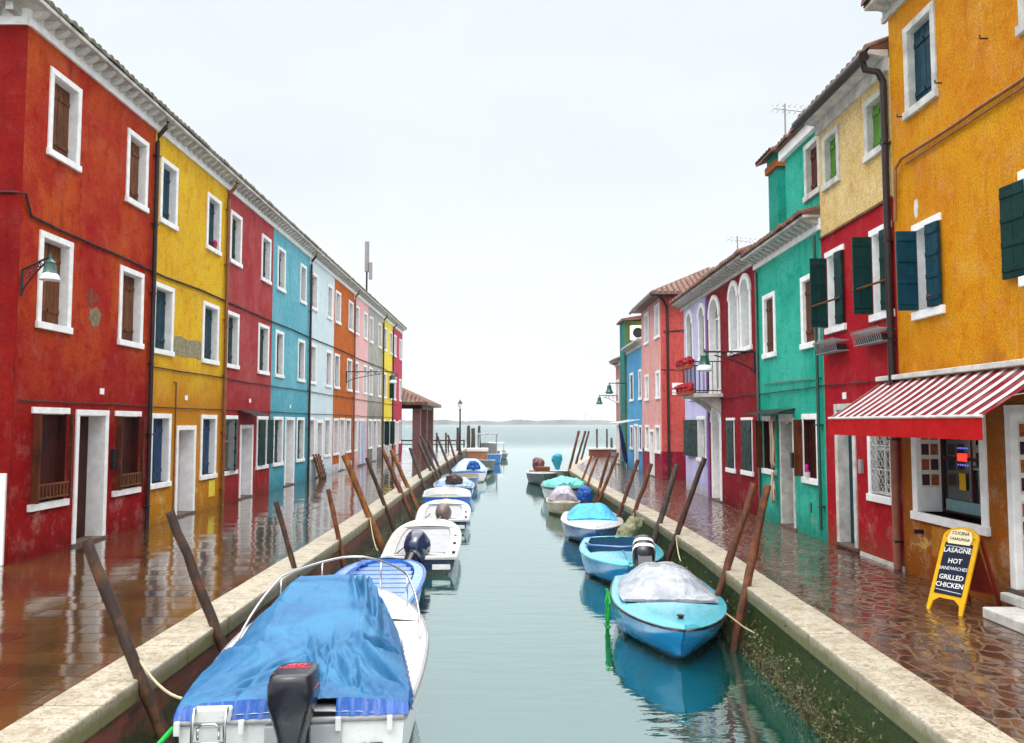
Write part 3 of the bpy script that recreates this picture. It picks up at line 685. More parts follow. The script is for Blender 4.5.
def row(name, label, u0, u1, mat, T, Mi, G, door_r, tm, mm, gm, dm='pale_door', door_kw={}, gkw=({}, {})):
    ops = [W((a, b, 6.35, 7.77), shut=tm) for a, b in T]+[W((a, b, 3.55, 5.06), shut=mm) for a, b in Mi]
    ops += [W((a, b, .73, 2.3), shut=gm, **kw) for (a, b), kw in zip(G, gkw)]
    if door_r: ops.append(D(door_r, leafm=dm, **door_kw))
    h = house(name, label, LF, u0, u1, 8.22, mat, ops, GL)
    cornice(LF, h, u0, u1, 8.22, 8.55, dent=.3 if u0 < 30 else .45); tiled_roof(LF, h, u0, u1, 8.55, p=.31, mat='grey_tile')
    return h
hy = row('terraced_house', 'bright yellow house between the red corner house and the rose one', 16.45, 20.7, ye, [(16.71, 17.59), (19.32, 20.26)], [(16.53, 17.55), (19.22, 20.28)],
         [(16.56, 17.57), (19.27, 20.30)], (17.87, 18.97, 0, 2.04), 'teal_shutter', 'teal_shutter', 'blue_shutter')
patch(LF, hy, 'cement_patch', greyraw, [(17.6, 3.62), (18.2, 3.6), (18.7, 3.64), (19.18, 3.6), (19.2, 4.02), (18.9, 4.06), (18.4, 4.0), (18.0, 4.05), (17.62, 4.02)])
patch(LF, hy, 'meter_cover', paint('lemon_cover', (.78, .6, .06), .6), [(19.85, .28), (20.25, .28), (20.25, .68), (19.85, .68)], .02)
m = MB(); m.tube([LF.P(17.78, .02, .05), LF.P(17.78, .02, 3.0), LF.P(17.66, .02, 3.0)], .015, 6); m.build('conduit', M['copper_pipe'], hy)
add_number(LF, hy, 18.3, 2.62); pipe(LF, hy, 20.64, 0, 8.3, 'copper_pipe')
m = MB(); m.lathe(LF.P(19.95, -.03, 6.5), [(.05, 0), (.08, .1), (.0, .1)], 10); m.build('flower_pot', M['terracotta'], hy)
clump(LF.P(19.95, -.02, 6.64), (.05, .10, .06)).build('flowers', M['magenta'], hy)
ho = row('terraced_house', 'rose red house with open dark green ground floor shutters', 20.7, 24.85, rose, [(20.95, 21.86), (23.64, 24.56)], [(20.82, 21.8), (23.49, 24.53)],
         [(20.8, 21.85), (23.51, 24.6)], (22.08, 23.19, 0, 2.05), 'green_shutter', 'green_shutter', 'green_shutter',
         gkw=(dict(sides=True, leaves=[(1, .62, 14)], glass='grey_glass'), dict(leaves=[(-1, .42, 8), (1, .42, 170)], glass='grey_glass')))
m = MB(); m.hexa([LF.P(21.9, 0, 2.42), LF.P(23.4, 0, 2.42), LF.P(23.4, .42, 2.30), LF.P(21.9, .42, 2.30), LF.P(21.9, 0, 2.46), LF.P(23.4, 0, 2.46), LF.P(23.4, .42, 2.33), LF.P(21.9, .42, 2.33)]); m.build('door_canopy', M['iron'], ho)
add_number(LF, ho, 22.8, 2.68)
hb = row('terraced_house', 'light blue house right after the rose red one', 24.85, 29.45, lb, [(25.29, 26.18), (28.05, 28.89)], [(25.23, 26.14), (27.91, 28.84)],
         [(25.16, 26.23), (27.91, 28.94)], (26.48, 27.65, 0, 2.3), 'green_shutter', 'green_shutter', 'green_shutter', dm='pale_door')
pipe(LF, hb, 29.38, 0, 8.3); add_number(LF, hb, 27.0, 2.6)
hw = row('terraced_house', 'bluish white house between light blue and orange houses', 29.45, 33.6, wb, [(29.65, 30.61), (32.28, 33.2)], [(29.54, 30.55), (32.15, 33.2)],
         [(29.6, 30.5), (32.1, 33.1)], (30.8, 31.8, 0, 2.2), 'grey_shutter', 'grey_shutter', 'grey_shutter', dm='grey_shutter')
hg = row('terraced_house', 'deep orange house with a white skirting strip', 33.6, 37.87, og, [(33.8, 34.84), (36.56, 37.65)], [(33.75, 34.76), (36.37, 37.48)],
         [(33.75, 34.72), (36.26, 37.38)], (34.94, 36.04, 0, 2.32), 'grey_shutter', 'green_shutter', 'grey_shutter')
pipe(LF, hg, 37.8, 0, 8.3, 'orange_pipe')
hp = row('terraced_house', 'pale pink house with a blue striped door curtain', 37.87, 41.7, pk, [(38.1, 39.1), (40.4, 41.4)], [(38.1, 39.1), (40.4, 41.4)],
         [(38.1, 38.95)], (39.2, 41.2, 0, 2.3), 'grey_shutter', 'grey_shutter', 'grey_shutter')
hgy = row('terraced_house', 'bare grey house with worn unpainted plaster', 41.7, 46.5, gy, [(42.1, 43.1), (44.9, 45.9)], [(42.1, 43.1), (44.9, 45.9)],
          [(42.0, 43.1), (44.9, 45.9)], (43.4, 44.6, 0, 2.3), 'dark_wood', 'dark_wood', 'dark_wood', dm='dark_wood')
pipe(LF, hgy, 46.45, 0, 8.3)
hy2 = row('terraced_house', 'small lemon yellow house second from the far end of the left row', 46.5, 50.4, y2, [(46.9, 47.9), (49.2, 50.2)], [(46.9, 47.9), (49.2, 50.2)],
          [(46.8, 47.9), (49.2, 50.2)], (48.0, 49.1, 0, 2.2), 'green_shutter', 'green_shutter', 'green_shutter', dm='green_shutter')
pipe(LF, hy2, 50.35, 0, 8.3)
for u, z in ((49.0, 3.6), (47.2, .8), (49.4, .8)):
    m = MB(); leaf(m, LF, u+.2, .28, 95, 1, z, z+1.4); m.build('open_shutter', M['green_shutter'], hy2)
hc = row('terraced_house', 'crimson house closing the far end of the left row', 50.4, 55.0, cz, [(51, 52), (53.5, 54.5)], [(51, 52), (53.5, 54.5)],
         [(50.9, 51.9), (53.5, 54.5)], (52.2, 53.3, 0, 2.2), 'grey_shutter', 'grey_shutter', 'green_shutter')

# striped curtain on the pale pink house's door
def stripes(name, cols, period, axis=1, rough=.8, off=0.):
    m, N, L, B = newmat(name); t = N.new('ShaderNodeTexCoord'); s = N.new('ShaderNodeSeparateXYZ'); L.new(t.outputs['Object'], s.inputs[0])
    f = mth(N, L, 'FRACT', mth(N, L, 'DIVIDE', mth(N, L, 'ADD', s.outputs[axis], 100.+off), period))
    r = N.new('ShaderNodeValToRGB'); r.color_ramp.interpolation = 'CONSTANT'; L.new(f, r.inputs[0])
    e = r.color_ramp.elements; n = len(cols)
    e[0].position = 0; e[0].color = (*cols[0], 1); e[1].position = 1/n; e[1].color = (*cols[1], 1)
    for k in range(2, n): q = e.new(k/n); q.color = (*cols[k], 1)
    a = nz(N, L, t.outputs['Object'], 5, 4, .6)
    c = mixc(N, L, mr(N, L, a, .45, .7, 0, .35), r.outputs[0], (.25, .2, .2))
    L.new(c, B.inputs['Base Color']); B.inputs['Roughness'].default_value = rough; B.inputs['Specular IOR Level'].default_value = .1; return m
cur = MB(); rows_ = []
for k in range(25):
    u = 39.3+k*1.8/24; rows_.append([LF.P(u, .05+.04*math.sin(k*1.6), z) for z in (.08, .7, 1.4, 2.2)])
cur.loft(rows_, cap=False, closed=False)
o = cur.build('door_curtain', stripes('blue_white_stripes', [(.75, .75, .8), (.10, .14, .35), (.75, .75, .8), (.4, .4, .5)], .34), None)
o.parent = hp; o.location = -Vector(hp.location)

# cables along the left row, and the lamps
cb = MB()
def cablepts(F, z0, us, sag=.05, d=.03): return [F.P(u, d, z0+random.uniform(-sag, sag)) for u in us]
cb.tube([SW.P(5, .03, 5.62), SW.P(.1, .03, 5.6), LF.P(12.03, .04, 5.6), LF.P(12.2, .03, 5.3)]+cablepts(LF, 5.25, [13+2*k for k in range(21)], .03), .022, 6)
tag(cb.build('facade_cable', M['cable']), 'dark upper cable running along the left facades between the upper windows', 'cable')
cb = MB(); cb.tube(cablepts(LF, 3.25, [16.5+1.5*k for k in range(25)], .02), .015, 6)
tag(cb.build('facade_cable', M['cable']), 'thin middle cable running under the middle windows from the yellow house on', 'cable')
cb = MB(); cb.tube(cablepts(LF, 2.44, [12.1+1.5*k for k in range(28)], .015), .013, 6)
tag(cb.build('facade_cable', M['cable']), 'thin lowest cable just above the left ground floor windows', 'cable')

def bell_lamp(name, label, base, tip, drop=.12, s=1., glass=True, scroll=True):
    """iron wall bracket with a bell shaped lantern hanging from its tip"""
    b, t = Vector(base), Vector(tip); r = empty(name, base); tag(r, label, 'lamp')
    d = t-b; m = MB(); m.tube([b, t], .018*s, 8)
    if scroll:
        m.tube([b+Vector((0, 0, -.42*s)), b], .02*s, 6)
        pts = [b+Vector((0, 0, -.40*s))+d*(k/10)+Vector((0, 0, (.38*s)*(k/10)**.6)) for k in range(9)]; m.tube(pts, .014*s, 6)
        for q, rr in ((.22, .09), (.45, .06), (.62, .04)):
            c = b+d*q+Vector((0, 0, -.02-rr*s)); dn = d.normalized()
            m.tube([c+(dn*math.cos(a*.5)+Vector((0, 0, math.sin(a*.5))))*rr*s*(1-a/22) for a in range(17)], .009*s, 5)
    m.build('bracket', M['iron'], r)
    c = t+Vector((0, 0, -drop))
    m = MB(); m.tube([t+Vector((0, 0, .05)), c], .012*s, 6)
    m.lathe((c.x, c.y, c.z-.24*s), [(.115*s, 0), (.10*s, .03*s), (.085*s, .12*s), (.075*s, .17*s), (.09*s, .175*s), (.06*s, .21*s), (.025*s, .24*s), (.018*s, .3*s), (0.001, .3*s)], 18)
    m.build('lamp_housing', M['green_iron'], r, smooth=True, angle=40)
    m = MB(); m.lathe((c.x, c.y, c.z-.36*s), [(.10*s, 0), (.15*s, .02*s), (.15*s, .05*s), (.135*s, .09*s), (.113*s, .119*s)], 18)
    m.build('lamp_glass' if glass else 'lamp_shade', M['frosted'] if glass else M['green_iron'], r, smooth=True, angle=50)
    return r
bell_lamp('wall_lamp', 'green bell lamp with white glass on the red corner house', (-7.40, 12.04, 4.42), (-6.96, 12.0, 4.62), .04, .95)
bell_lamp('wall_lamp', 'long black bracket lamp between orange and grey houses on left', (-7.4, 36.2, 4.42), (-5.3, 36.2, 4.42), .10, 1.2)
# pallet leaning on the white house
pr = empty('leaning_pallet', (-7.2, 31.0, 0)); tag(pr, 'small wooden pallet leaning against the white house wall', 'pallet')
m = MB()
for k in range(5): z = .08+k*.16; dx = .32*(1-z/.95); m.bx(-7.4+dx, -7.37+dx, 30.1, 31.1, z, z+.11)
m.build('slats', M['warm_wood'], pr)
m = MB()
for y in (30.15, 30.55, 30.97): m.hexa([(-7.14, y, 0), (-7.06, y, 0), (-7.06, y+.08, 0), (-7.14, y+.08, 0), (-7.44+.02, y, .92), (-7.36, y, .92), (-7.36, y+.08, .92), (-7.42, y+.08, .92)])
m.build('bearers', M['warm_wood'], pr)
# phone mast on the roof
ms = empty('roof_antenna_mast', (-9.4, 52, 9)); tag(ms, 'tall grey antenna mast standing above the left roofs', 'antenna')
m = MB(); m.tube([(-9.4, 52, 8.9), (-9.4, 52, 13)], .06, 8); m.build('pole', M['iron'], ms)
m = MB(); m.tube([(-9.4, 52, 12.0), (-9.4, 52, 14.0)], .15, 10); m.bx(-9.24, -9.05, 51.85, 52.1, 11.5, 12.6); m.build('antenna_panel', paint('grey_antenna', (.3, .28, .28), .5), ms)

# ------------------------------------------------------------------ right row
shopm = plaster('ochre_shop_plaster', (.56, .20, .003), (.66, .31, .006), (.34, .075, .003), low=(.30, .10, .012), lowz=(2.5, 2.9), peel=1.2, under=(.7, .5, .15))
s_big = W((9.42, 11.16, .78, 2.30), fw=.12, dep=.34, frame='white', glass='dark_glass', sash='dark_wood')
ops = [W((10.20, 11.03, 6.36, 7.68), shut='teal_shutter', dep=.12, frame='old_white'), W((7.5, 8.5, 6.33, 7.66), shut='grey_shutter', dep=.12, frame='old_white'),
       W((10.22, 10.96, 3.51, 4.83), shut='teal_shutter', dep=.17, leaves=[(1, .28, 92, -.06), (-1, .27, 6, .1)], sides=False, glass='grey_glass'),
       W((7.9, 8.62, 3.58, 4.85), shut='green_shutter', leaves=[(1, .36, 172), (-1, .36, 120)], sides=False), s_big,
       D((7.9, 9.03, .22, 2.30), dep=.40, leafm='old_white', stepd=.05)]
hs = house('shop_house', 'ochre yellow shop house nearest on the right with red awning', RF, 5.0, 11.48, 8.05, shopm, ops, GR)
cornice(RF, hs, 5.0, 11.6, 8.05, 8.3, mat='old_white'); tiled_roof(RF, hs, 5.0, 11.6, 8.3)
m = MB(); m.box(RF, 7.4, 8.78, 0, .50, 0, .12); m.box(RF, 7.6, 9.05, .001, .14, .121, .22); m.build('stone_step', M['old_white'], hs, bevel=.015)
m = MB(); m.tube([RF.P(11.36, .05, 5.0), RF.P(11.3, .05, 5.75), RF.P(11.1, .05, 5.84)]+[RF.P(11-.6*k, .04, 5.82+.01*(k % 2)) for k in range(1, 10)], .022, 6)
m.tube([RF.P(11.05-.6*k, .03, 5.74) for k in range(10)], .012, 6); m.build('cable', M['copper_pipe'], hs)
for u, z in ((11.12, 6.45), (10.1, 6.5), (8.62, 7.0), (9.1, 6.6)): m = MB(); m.tube([RF.P(u, 0, z), RF.P(u, .09, z), RF.P(u, .09, z+.04)], .010, 6); m.build('shutter_hook', M['iron'], hs)
m = MB(); m.lathe(RF.P(10.45, .02, 3.63), [(.06, 0), (.085, .15), (.09, .16), (0.001, .15)], 12); m.build('flower_pot', M['terracotta'], hs)
patch(RF, hs, 'wall_hatch', paint('ochre_hatch', (.5, .2, .02), .7, .4), [(10.3, .35), (10.7, .35), (10.7, .74), (10.3, .74)], .012)
m = MB(); m.tube([RF.P(10.95, 0, .63), RF.P(10.95, .12, .63)], .03, 8); m.build('tap', M['iron'], hs)
patch(RF, hs, 'peeled_plaster', M['old_white'], blob(10.85, 5.05, .05, .13), .004)
# things seen through the shop window
def posters(F, root, u0, u1, z0, z1, cols, rows, d=.004):
    m = MB(); m.box(F, u0, u1, 0, d, z0, z1); b = m.build('menu_poster', paint('poster_paper', (.72, .68, .62), .6, .15), root)
    dk = MB(); wm = MB(); cw = (u1-u0)/cols; ch = (z1-z0)/rows
    for i in range(cols):
        for j in range(rows):
            a, c = u0+i*cw, z0+j*ch; t = wm if (i+j) % 2 else dk
            t.box(F, a+cw*.08, a+cw*.90, d, d+.003, c+ch*.14, c+ch*.86)
    dk.build('picture', paint('dish_photo_dark', (.07, .03, .05), .5, .5, scale=25), b); wm.build('picture', paint('dish_photo_warm', (.45, .13, .04), .5, .7, scale=22), b)
JF = Fac((5.6+.01, 11.16-.133), (1, 0), (0, -1))      # far jamb of the shop window
posters(JF, hs, .03, .28, 1.22, 2.05, 2, 4)
DF = Fac((5.6+.02, 8.93-.014), (1, 0), (0, -1))
posters(DF, hs, .03, .34, 1.32, 2.12, 2, 4, .01); posters(DF, hs, .03, .34, .44, 1.24, 2, 4, .01)
m = MB(); m.box(RF, 10.35, 10.52, -.325, -.318, 1.62, 1.72)
led = bpy.data.materials.new('red_led'); led.use_nodes = True; q = led.node_tree.nodes['Principled BSDF']; q.inputs['Emission Color'].default_value = (1, .03, .02, 1); q.inputs['Emission Strength'].default_value = 1.6; q.inputs['Base Color'].default_value = (.5, .02, .02, 1)
m.v = []; m.f = []; m.box(RF, 10.40, 10.62, -.325, -.316, 1.60, 1.70); m.build('led_sign', led, hs)
bled = bpy.data.materials.new('blue_led'); bled.use_nodes = True; q = bled.node_tree.nodes['Principled BSDF']; q.inputs['Emission Color'].default_value = (.05, .08, 1, 1); q.inputs['Emission Strength'].default_value = 1.0
m = MB()
for k in range(5):
    for z in (1.54, 1.76): m.box(RF, 10.38+k*.055, 10.395+k*.055, -.325, -.317, z, z+.02)
m.build('led_dots', bled, hs)
m = MB(); m.box(RF, 10.45, 10.60, -.326, -.319, 1.22, 1.44); m.build('sticker', M['yellow_paint'], hs)
m = MB(); m.box(RF, 9.6, 10.9, -.327, -.30, .93, 1.08); m.build('counter_front', paint('pale_teal_counter', (.18, .33, .36), .3, .2), hs)
m = MB(); m.box(RF, 9.6, 10.3, -.326, -.322, 1.5, 1.53); m.box(RF, 9.6, 10.3, -.326, -.322, 1.72, 1.82); m.box(RF, 9.6, 10.0, -.326, -.322, 1.56, 1.68); m.box(RF, 10.2, 10.32, -.326, -.32, 1.55, 1.95); m.lathe(RF.P(10.02, -.317, 1.5), [(.04, 0), (.05, .1), (.025, .3), (.0, .32)], 10); m.build('shelf_goods', paint('pale_goods', (.35, .3, .26), .4, .5, scale=15), hs)
# awning
aw = empty('awning', RF.P(10, 0, 2.7)); tag(aw, 'red and white striped shop awning with plain red valance', 'awning')
cl = MB(); n = 24; rr_ = []
for k in range(n+1):
    u = 8.1+k*(12.0-8.1)/n; rr_.append([RF.P(u, d, 2.72-.55*(d/.82)-.012*math.sin(PI*d/.82)*(1+.3*math.sin(k))) for d in (.02, .22, .42, .62, .82)])
cl.loft(rr_, cap=False, closed=False)
cl.build('canopy', stripes('awning_stripes', [(.62, .57, .55), (.62, .57, .55), (.20, .001, .012), (.20, .001, .012), (.05, .01, .02)], .235, 1, .8), aw, smooth=True)
vl = MB(); rr_ = []
for k in range(97):
    u = 8.1+k*3.9/96; rr_.append([RF.P(u, .82+.03*math.sin(k*.35)*(2.2-z), z) for z in (2.17, 2.05, 1.925+.002*math.sin(k*1.3))])
vl.loft(rr_, cap=False, closed=False); vl.build('valance', M['red_cloth'], aw, smooth=True)
m = MB(); m.tube([RF.P(8.1, .82, 2.17), RF.P(12.0, .82, 2.17)], .018, 8); m.build('front_bar', M['old_white'], aw)
m = MB(); m.box(RF, 8.05, 12.02, 0, .10, 2.72, 2.79); m.build('cassette', M['old_white'], aw, bevel=.01)
for u in (8.4, 9.9, 11.7): m = MB(); m.tube([RF.P(u, .03, 2.45), RF.P(u+.25, .42, 2.36), RF.P(u, .80, 2.16)], .015, 6); m.build('folding_arm', M['steel'], aw)

crim = plaster('crimson_and_cream_plaster', (.66, .46, .17), (.78, .60, .30), (.34, .20, .08), dado=(.42, .006, .016), dz=5.4)
lat = W((11.70, 12.53, .90, 2.30), fw=.09, dep=.08, glass='dark_glass', sash='white')
ops = [W((13.31, 14.01, 6.2, 7.19), shut='lgreen_shutter', dep=.12, frame='old_white'), W((11.58, 12.34, 6.17, 7.14), shut='lgreen_shutter', dep=.12, frame='old_white'),
       W((13.23, 14.02, 3.65, 5.1), shut='green_shutter', dep=.16, leaves=[(1, .29, 92, 0), (-1, .24, 6, .1)], sides=False, glass='grey_glass'),
       W((11.56, 12.27, 3.65, 5.07), shut='green_shutter', dep=.16, leaves=[(1, .29, 92, 0), (-1, .24, 6, .1)], sides=False, glass='grey_glass'),
       D((12.98, 13.78, .04, 2.42), dep=.17, leafm='teal_shutter', frame='old_white'), lat]
hcr = house('terraced_house', 'crimson house with cream top floor between shop and green house', RF, 11.48, 14.22, 7.5, crim, ops, GR)
m = MB(); m.box(RF, 11.52, 14.22, -.01, .035, 5.38, 5.42); m.build('string_course', M['warm_wood'], hcr)
m = MB(); m.hexa([RF.P(11.5, 0, 7.5), RF.P(14.3, 0, 7.5), RF.P(14.3, .28, 7.56), RF.P(11.5, .28, 7.56), RF.P(11.5, 0, 7.62), RF.P(14.3, 0, 7.62), RF.P(14.3, .28, 7.62), RF.P(11.5, .28, 7.62)]); m.box(RF, 11.5, 14.22, 0, .06, 7.3, 7.5); m.build('soffit', M['old_white'], hcr)
m = MB(); m.tube([RF.P(14.4, .34, 7.56), RF.P(11.55, .34, 7.54)], .08, 12); m.build('gutter', M['pipe'], hcr, smooth=True, angle=40)
tiled_roof(RF, hcr, 11.5, 14.4, 7.63, p=.3)
pipe(RF, hcr, 11.55, 0, 7.5, 'pipe', elbow=[RF.P(11.55, .07, 7.15), RF.P(11.55, .14, 7.3), RF.P(11.62, .3, 7.36), RF.P(11.62, .34, 7.5)], r=.05)
m = MB(); m.tube([RF.P(11.55, .07, 0.02), RF.P(11.55, .07, 2.4)], .055, 10); m.build('lower_drainpipe', M['orange_pipe'], hcr, smooth=True, angle=40)
m = MB(); m.box(RF, 11.48, 12.9, 0, .02, 0, .06); m.build('skirting', M['old_white'], hcr)
m = MB()        # wrought lattice on the ground floor window
for k in range(5):
    for j in range(9):
        u, z = 11.87+k*.125, 1.10+j*.13; m.tube([RF.P(u+.05*math.cos(a*PI/4), .01, z+.055*math.sin(a*PI/4)) for a in range(9)], .008, 4)
for j in range(4): m.box(RF, 11.79, 12.44, .0, .015, 1.03+j*.36, 1.05+j*.36)
m.build('window_grille', M['old_white'], hcr)
m = MB(); m.box(RF, 12.72, 12.82, 0, .05, 1.30, 1.52); m.build('doorbell_panel', M['grey_plastic'], hcr, bevel=.006)
add_number(RF, hcr, 13.3, 2.5)
for u0 in (13.25, 11.58):       # bar across the open shutters
    m = MB(); m.tube([RF.P(u0+.70, .30, 4.14), RF.P(u0+.02, .07, 4.20)], .018, 6); m.build('shutter_bar', M['warm_wood'], hcr)
m = MB(); m.lathe(RF.P(12.75, .03, 4.75), [(.001, -.06), (.06, -.05), (.07, 0), (.05, .05), (.001, .06)], 12); m.build('alarm_dome', M['red_cloth'], hcr)
def basket(root, u0, u1, z):
    m = MB(); F = RF
    for k in range(int((u1-u0)/.07)+1):
        u = u0+k*.07; m.tube([F.P(u, .0, z+.17), F.P(u, .24, z+.19), F.P(u, .26, z+.22), F.P(u, .24, z+.14), F.P(u, .20, z), F.P(u, 0, z)], .006, 4)
    for d, zz in ((.24, z+.18), (.20, z)): m.tube([F.P(u0, d, zz), F.P(u1, d, zz)], .008, 5)
    o = m.build('flower_basket', M['grey_plastic'], root)
    m = MB(); m.box(F, u0+.04, u1-.04, .03, .19, z+.01, z+.11); m.build('planter', M['iron'], o)
basket(hcr, 13.15, 14.05, 3.30); basket(hcr, 11.55, 12.5, 3.30)
for u, mm in ((13.42, 'magenta'), (11.75, 'terracotta')):
    m = MB(); m.lathe(RF.P(u, .0, 3.77), [(.045, 0), (.06, .11), (.001, .11)], 10); m.build('flower_pot', M[mm], hcr)

tealm = plaster('green_teal_plaster', (.006, .36, .25), (.05, .48, .36), (.003, .17, .12))
tg1 = W((16.90, 17.72, 1.0, 2.25), liner='dark_wood', shut='brown_shutter', sides=False, dep=.1, leaves=[(1, .16, 92, .06)], glass='dark_wood', sash='dark_wood')
tg2 = W((14.52, 15.32, .97, 2.27), liner='dark_wood', shut='brown_shutter', dep=.1, leaves=[(1, .16, 92, .06)], glass='dark_wood', sash='dark_wood')
ops = [W((16.74, 17.55, 3.5, 4.89), shut='brown_shutter', dep=.08), W((14.35, 15.24, 3.49, 4.88), shut='brown_shutter', dep=.08), tg1, tg2,
       D((15.78, 16.61, 0, 2.2), dep=.30, leafm='dark_wood', fw=.07, frame='old_white')]
ht = house('terraced_house', 'emerald green house with brown shutters and a rooftop storey', RF, 14.22, 18.0, 5.58, tealm, ops, GR)
cornice(RF, ht, 14.2, 18.1, 5.58, 5.85, p=.32, dent=.26); tiled_roof(RF, ht, 14.22, 18.05, 5.85, p=.36, back=3, pitch=14)
AT = Fac((5.72, 0), (0, 1), (-1, 0))
a_op = [W((14.45, 15.22, 6.34, 7.45), shut='brown_shutter', dep=.12, frame='old_white')]
at = wallmesh(AT, 14.22, 16.3, 5.6, 7.72, holes(a_op), 3.5).build('attic_storey', tealm, ht, merge=True)
for o in a_op: window(AT, ht, o)
m = MB(); m.box(AT, 14.22, 16.42, -.01, .10, 7.56, 7.76); m.build('attic_fascia', M['white'], ht)
tiled_roof(AT, ht, 14.22, 16.42, 7.77, p=.2, back=3.4, pitch=15)
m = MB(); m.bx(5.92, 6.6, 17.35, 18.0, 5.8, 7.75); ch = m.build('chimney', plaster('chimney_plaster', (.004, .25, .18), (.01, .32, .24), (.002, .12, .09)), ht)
m = MB(); m.bx(5.86, 6.66, 17.29, 18.06, 7.76, 7.92); m.build('chimney_band', paint('orange_brick_band', (.42, .12, .03), .8, .4, scale=14), ch)
m = MB(); m.bx(5.9, 6.62, 17.33, 18.02, 7.921, 8.10); m.build('chimney_top', tealm, ch)
m = MB(); FH = Fac((5.9, 17.65), (0, 1), (-1, 0))
for k in range(6): 
    u = -.45+k*.18; A = [[FH.P(u+.09*math.cos(PI*j/6), d, z+.07*math.sin(PI*j/6)) for j in range(7)] for d, z in ((.22, 8.06), (-.75, 8.42))]; m.loft(A, cap=False, closed=False)
m.hexa([FH.P(-.55, .2, 8.02), FH.P(.55, .2, 8.02), FH.P(.55, -.75, 8.38), FH.P(-.55, -.75, 8.38), FH.P(-.55, .2, 8.06), FH.P(.55, .2, 8.06), FH.P(.55, -.75, 8.42), FH.P(-.55, -.75, 8.42)])
m.build('chimney_cap', M['tile'], ch)
pipe(RF, ht, 14.36, .2, 5.5, 'green_iron', r=.03, elbow=[RF.P(14.36, .07, 5.5)]); m = MB(); m.tube([RF.P(14.3, .03, 2.9), RF.P(17.5, .03, 2.95)], .015, 6); m.tube([RF.P(17.9, .04, 0.2), RF.P(17.9, .04, 5.5)], .03, 6); m.build('conduit', M['green_iron'], ht)
m = MB(); m.hexa([RF.P(15.7, 0, 2.36), RF.P(17.8, 0, 2.36), RF.P(17.8, .35, 2.28), RF.P(15.7, .35, 2.28), RF.P(15.7, 0, 2.39), RF.P(17.8, 0, 2.39), RF.P(17.8, .35, 2.31), RF.P(15.7, .35, 2.31)]); m.build('door_canopy', M['iron'], ht)
m = MB(); rs = []
for k in range(13): u = 15.8+k*.07; rs.append([RF.P(u, .02+.02*(k % 2), z) for z in (2.28, 2.12+.05*math.sin(k))])
m.loft(rs, cap=False, closed=False); m.build('lace_valance', M['old_white'], ht)
st = stripes('red_cream_stripes', [(.6, .5, .38), (.3, .03, .03), (.6, .5, .38), (.15, .1, .1)], .10, 1)
m = MB(); m.loft([[RF.P(16.75+rx*math.cos(2*PI*j/10), .12+rx*.5*math.sin(2*PI*j/10), z) for j in range(10)] for rx, z in ((.05, 1.12), (.10, 1.3), (.09, 1.7), (.11, 2.1), (.05, 2.28))]); m.build('door_curtain', st, ht, smooth=True)
hc_ = MB(); hc_.loft([[RF.P(16.85+rx*math.cos(2*PI*j/10), .10+rx*.4*math.sin(2*PI*j/10), z) for j in range(10)] for rx, z in ((.03, .42), (.10, .5), (.11, .7), (.05, 1.08))])
tag(hc_.build('striped_cloth_bag', st, None, smooth=True), 'striped cloth bag hanging beside the green house door', 'bag')
m = MB(); m.box(RF, 15.66, 15.76, 0, .1, 1.22, 1.52); m.build('letterbox', M['iron'], ht)
m = MB(); m.box(RF, 14.95, 15.02, 0, .02, .45, .62); m.build('vent_cover', M['green_iron'], ht)
m = MB(); m.lathe(RF.P(15.0, .05, 1.09), [(.045, 0), (.05, .1), (.001, .1)], 10); m.build('flower_pot', M['old_white'], ht)
clump(RF.P(15.0, .06, 1.26), (.035, .05, .07)).build('flowers', M['magenta'], ht)

dkred = plaster('dark_crimson_plaster', (.20, .003, .008), (.28, .010, .02), (.09, .002, .004))
ops = [W((19.38, 20.30, 3.8, 5.66), arch=True, fw=.13, dep=.25, glass='grey_glass'), W((18.40, 19.32, 3.8, 5.66), arch=True, fw=.13, dep=.25, glass='grey_glass'),
       W((21.15, 22.35, 2.88, 5.60), arch=True, fw=.12, dep=.15, glass='grey_glass'),
       W((19.93, 20.70, .85, 2.23), shut='green_shutter', dep=.0, sides=False, fw=.06), W((18.45, 19.35, .87, 2.23), shut='green_shutter', dep=.0, sides=False, fw=.06),
       D((21.24, 22.25, 0, 2.63), arch=True, dep=.3, leafm='pale_door', fw=.14)]
hd = house('terraced_house', 'dark crimson house with white arched windows and a small balcony', RF, 18.0, 22.54, 5.72, dkred, ops, GR)
cornice(RF, hd, 18.0, 22.54, 5.72, 5.95, p=.34, dent=.24, mat='old_white'); tiled_roof(RF, hd, 18.0, 22.54, 5.95, p=.4)
m = MB(); m.box(RF, 21.6, 21.85, -.29, -.24, 1.3, 1.6); m.build('door_wreath', M['brown_shutter'], hd)
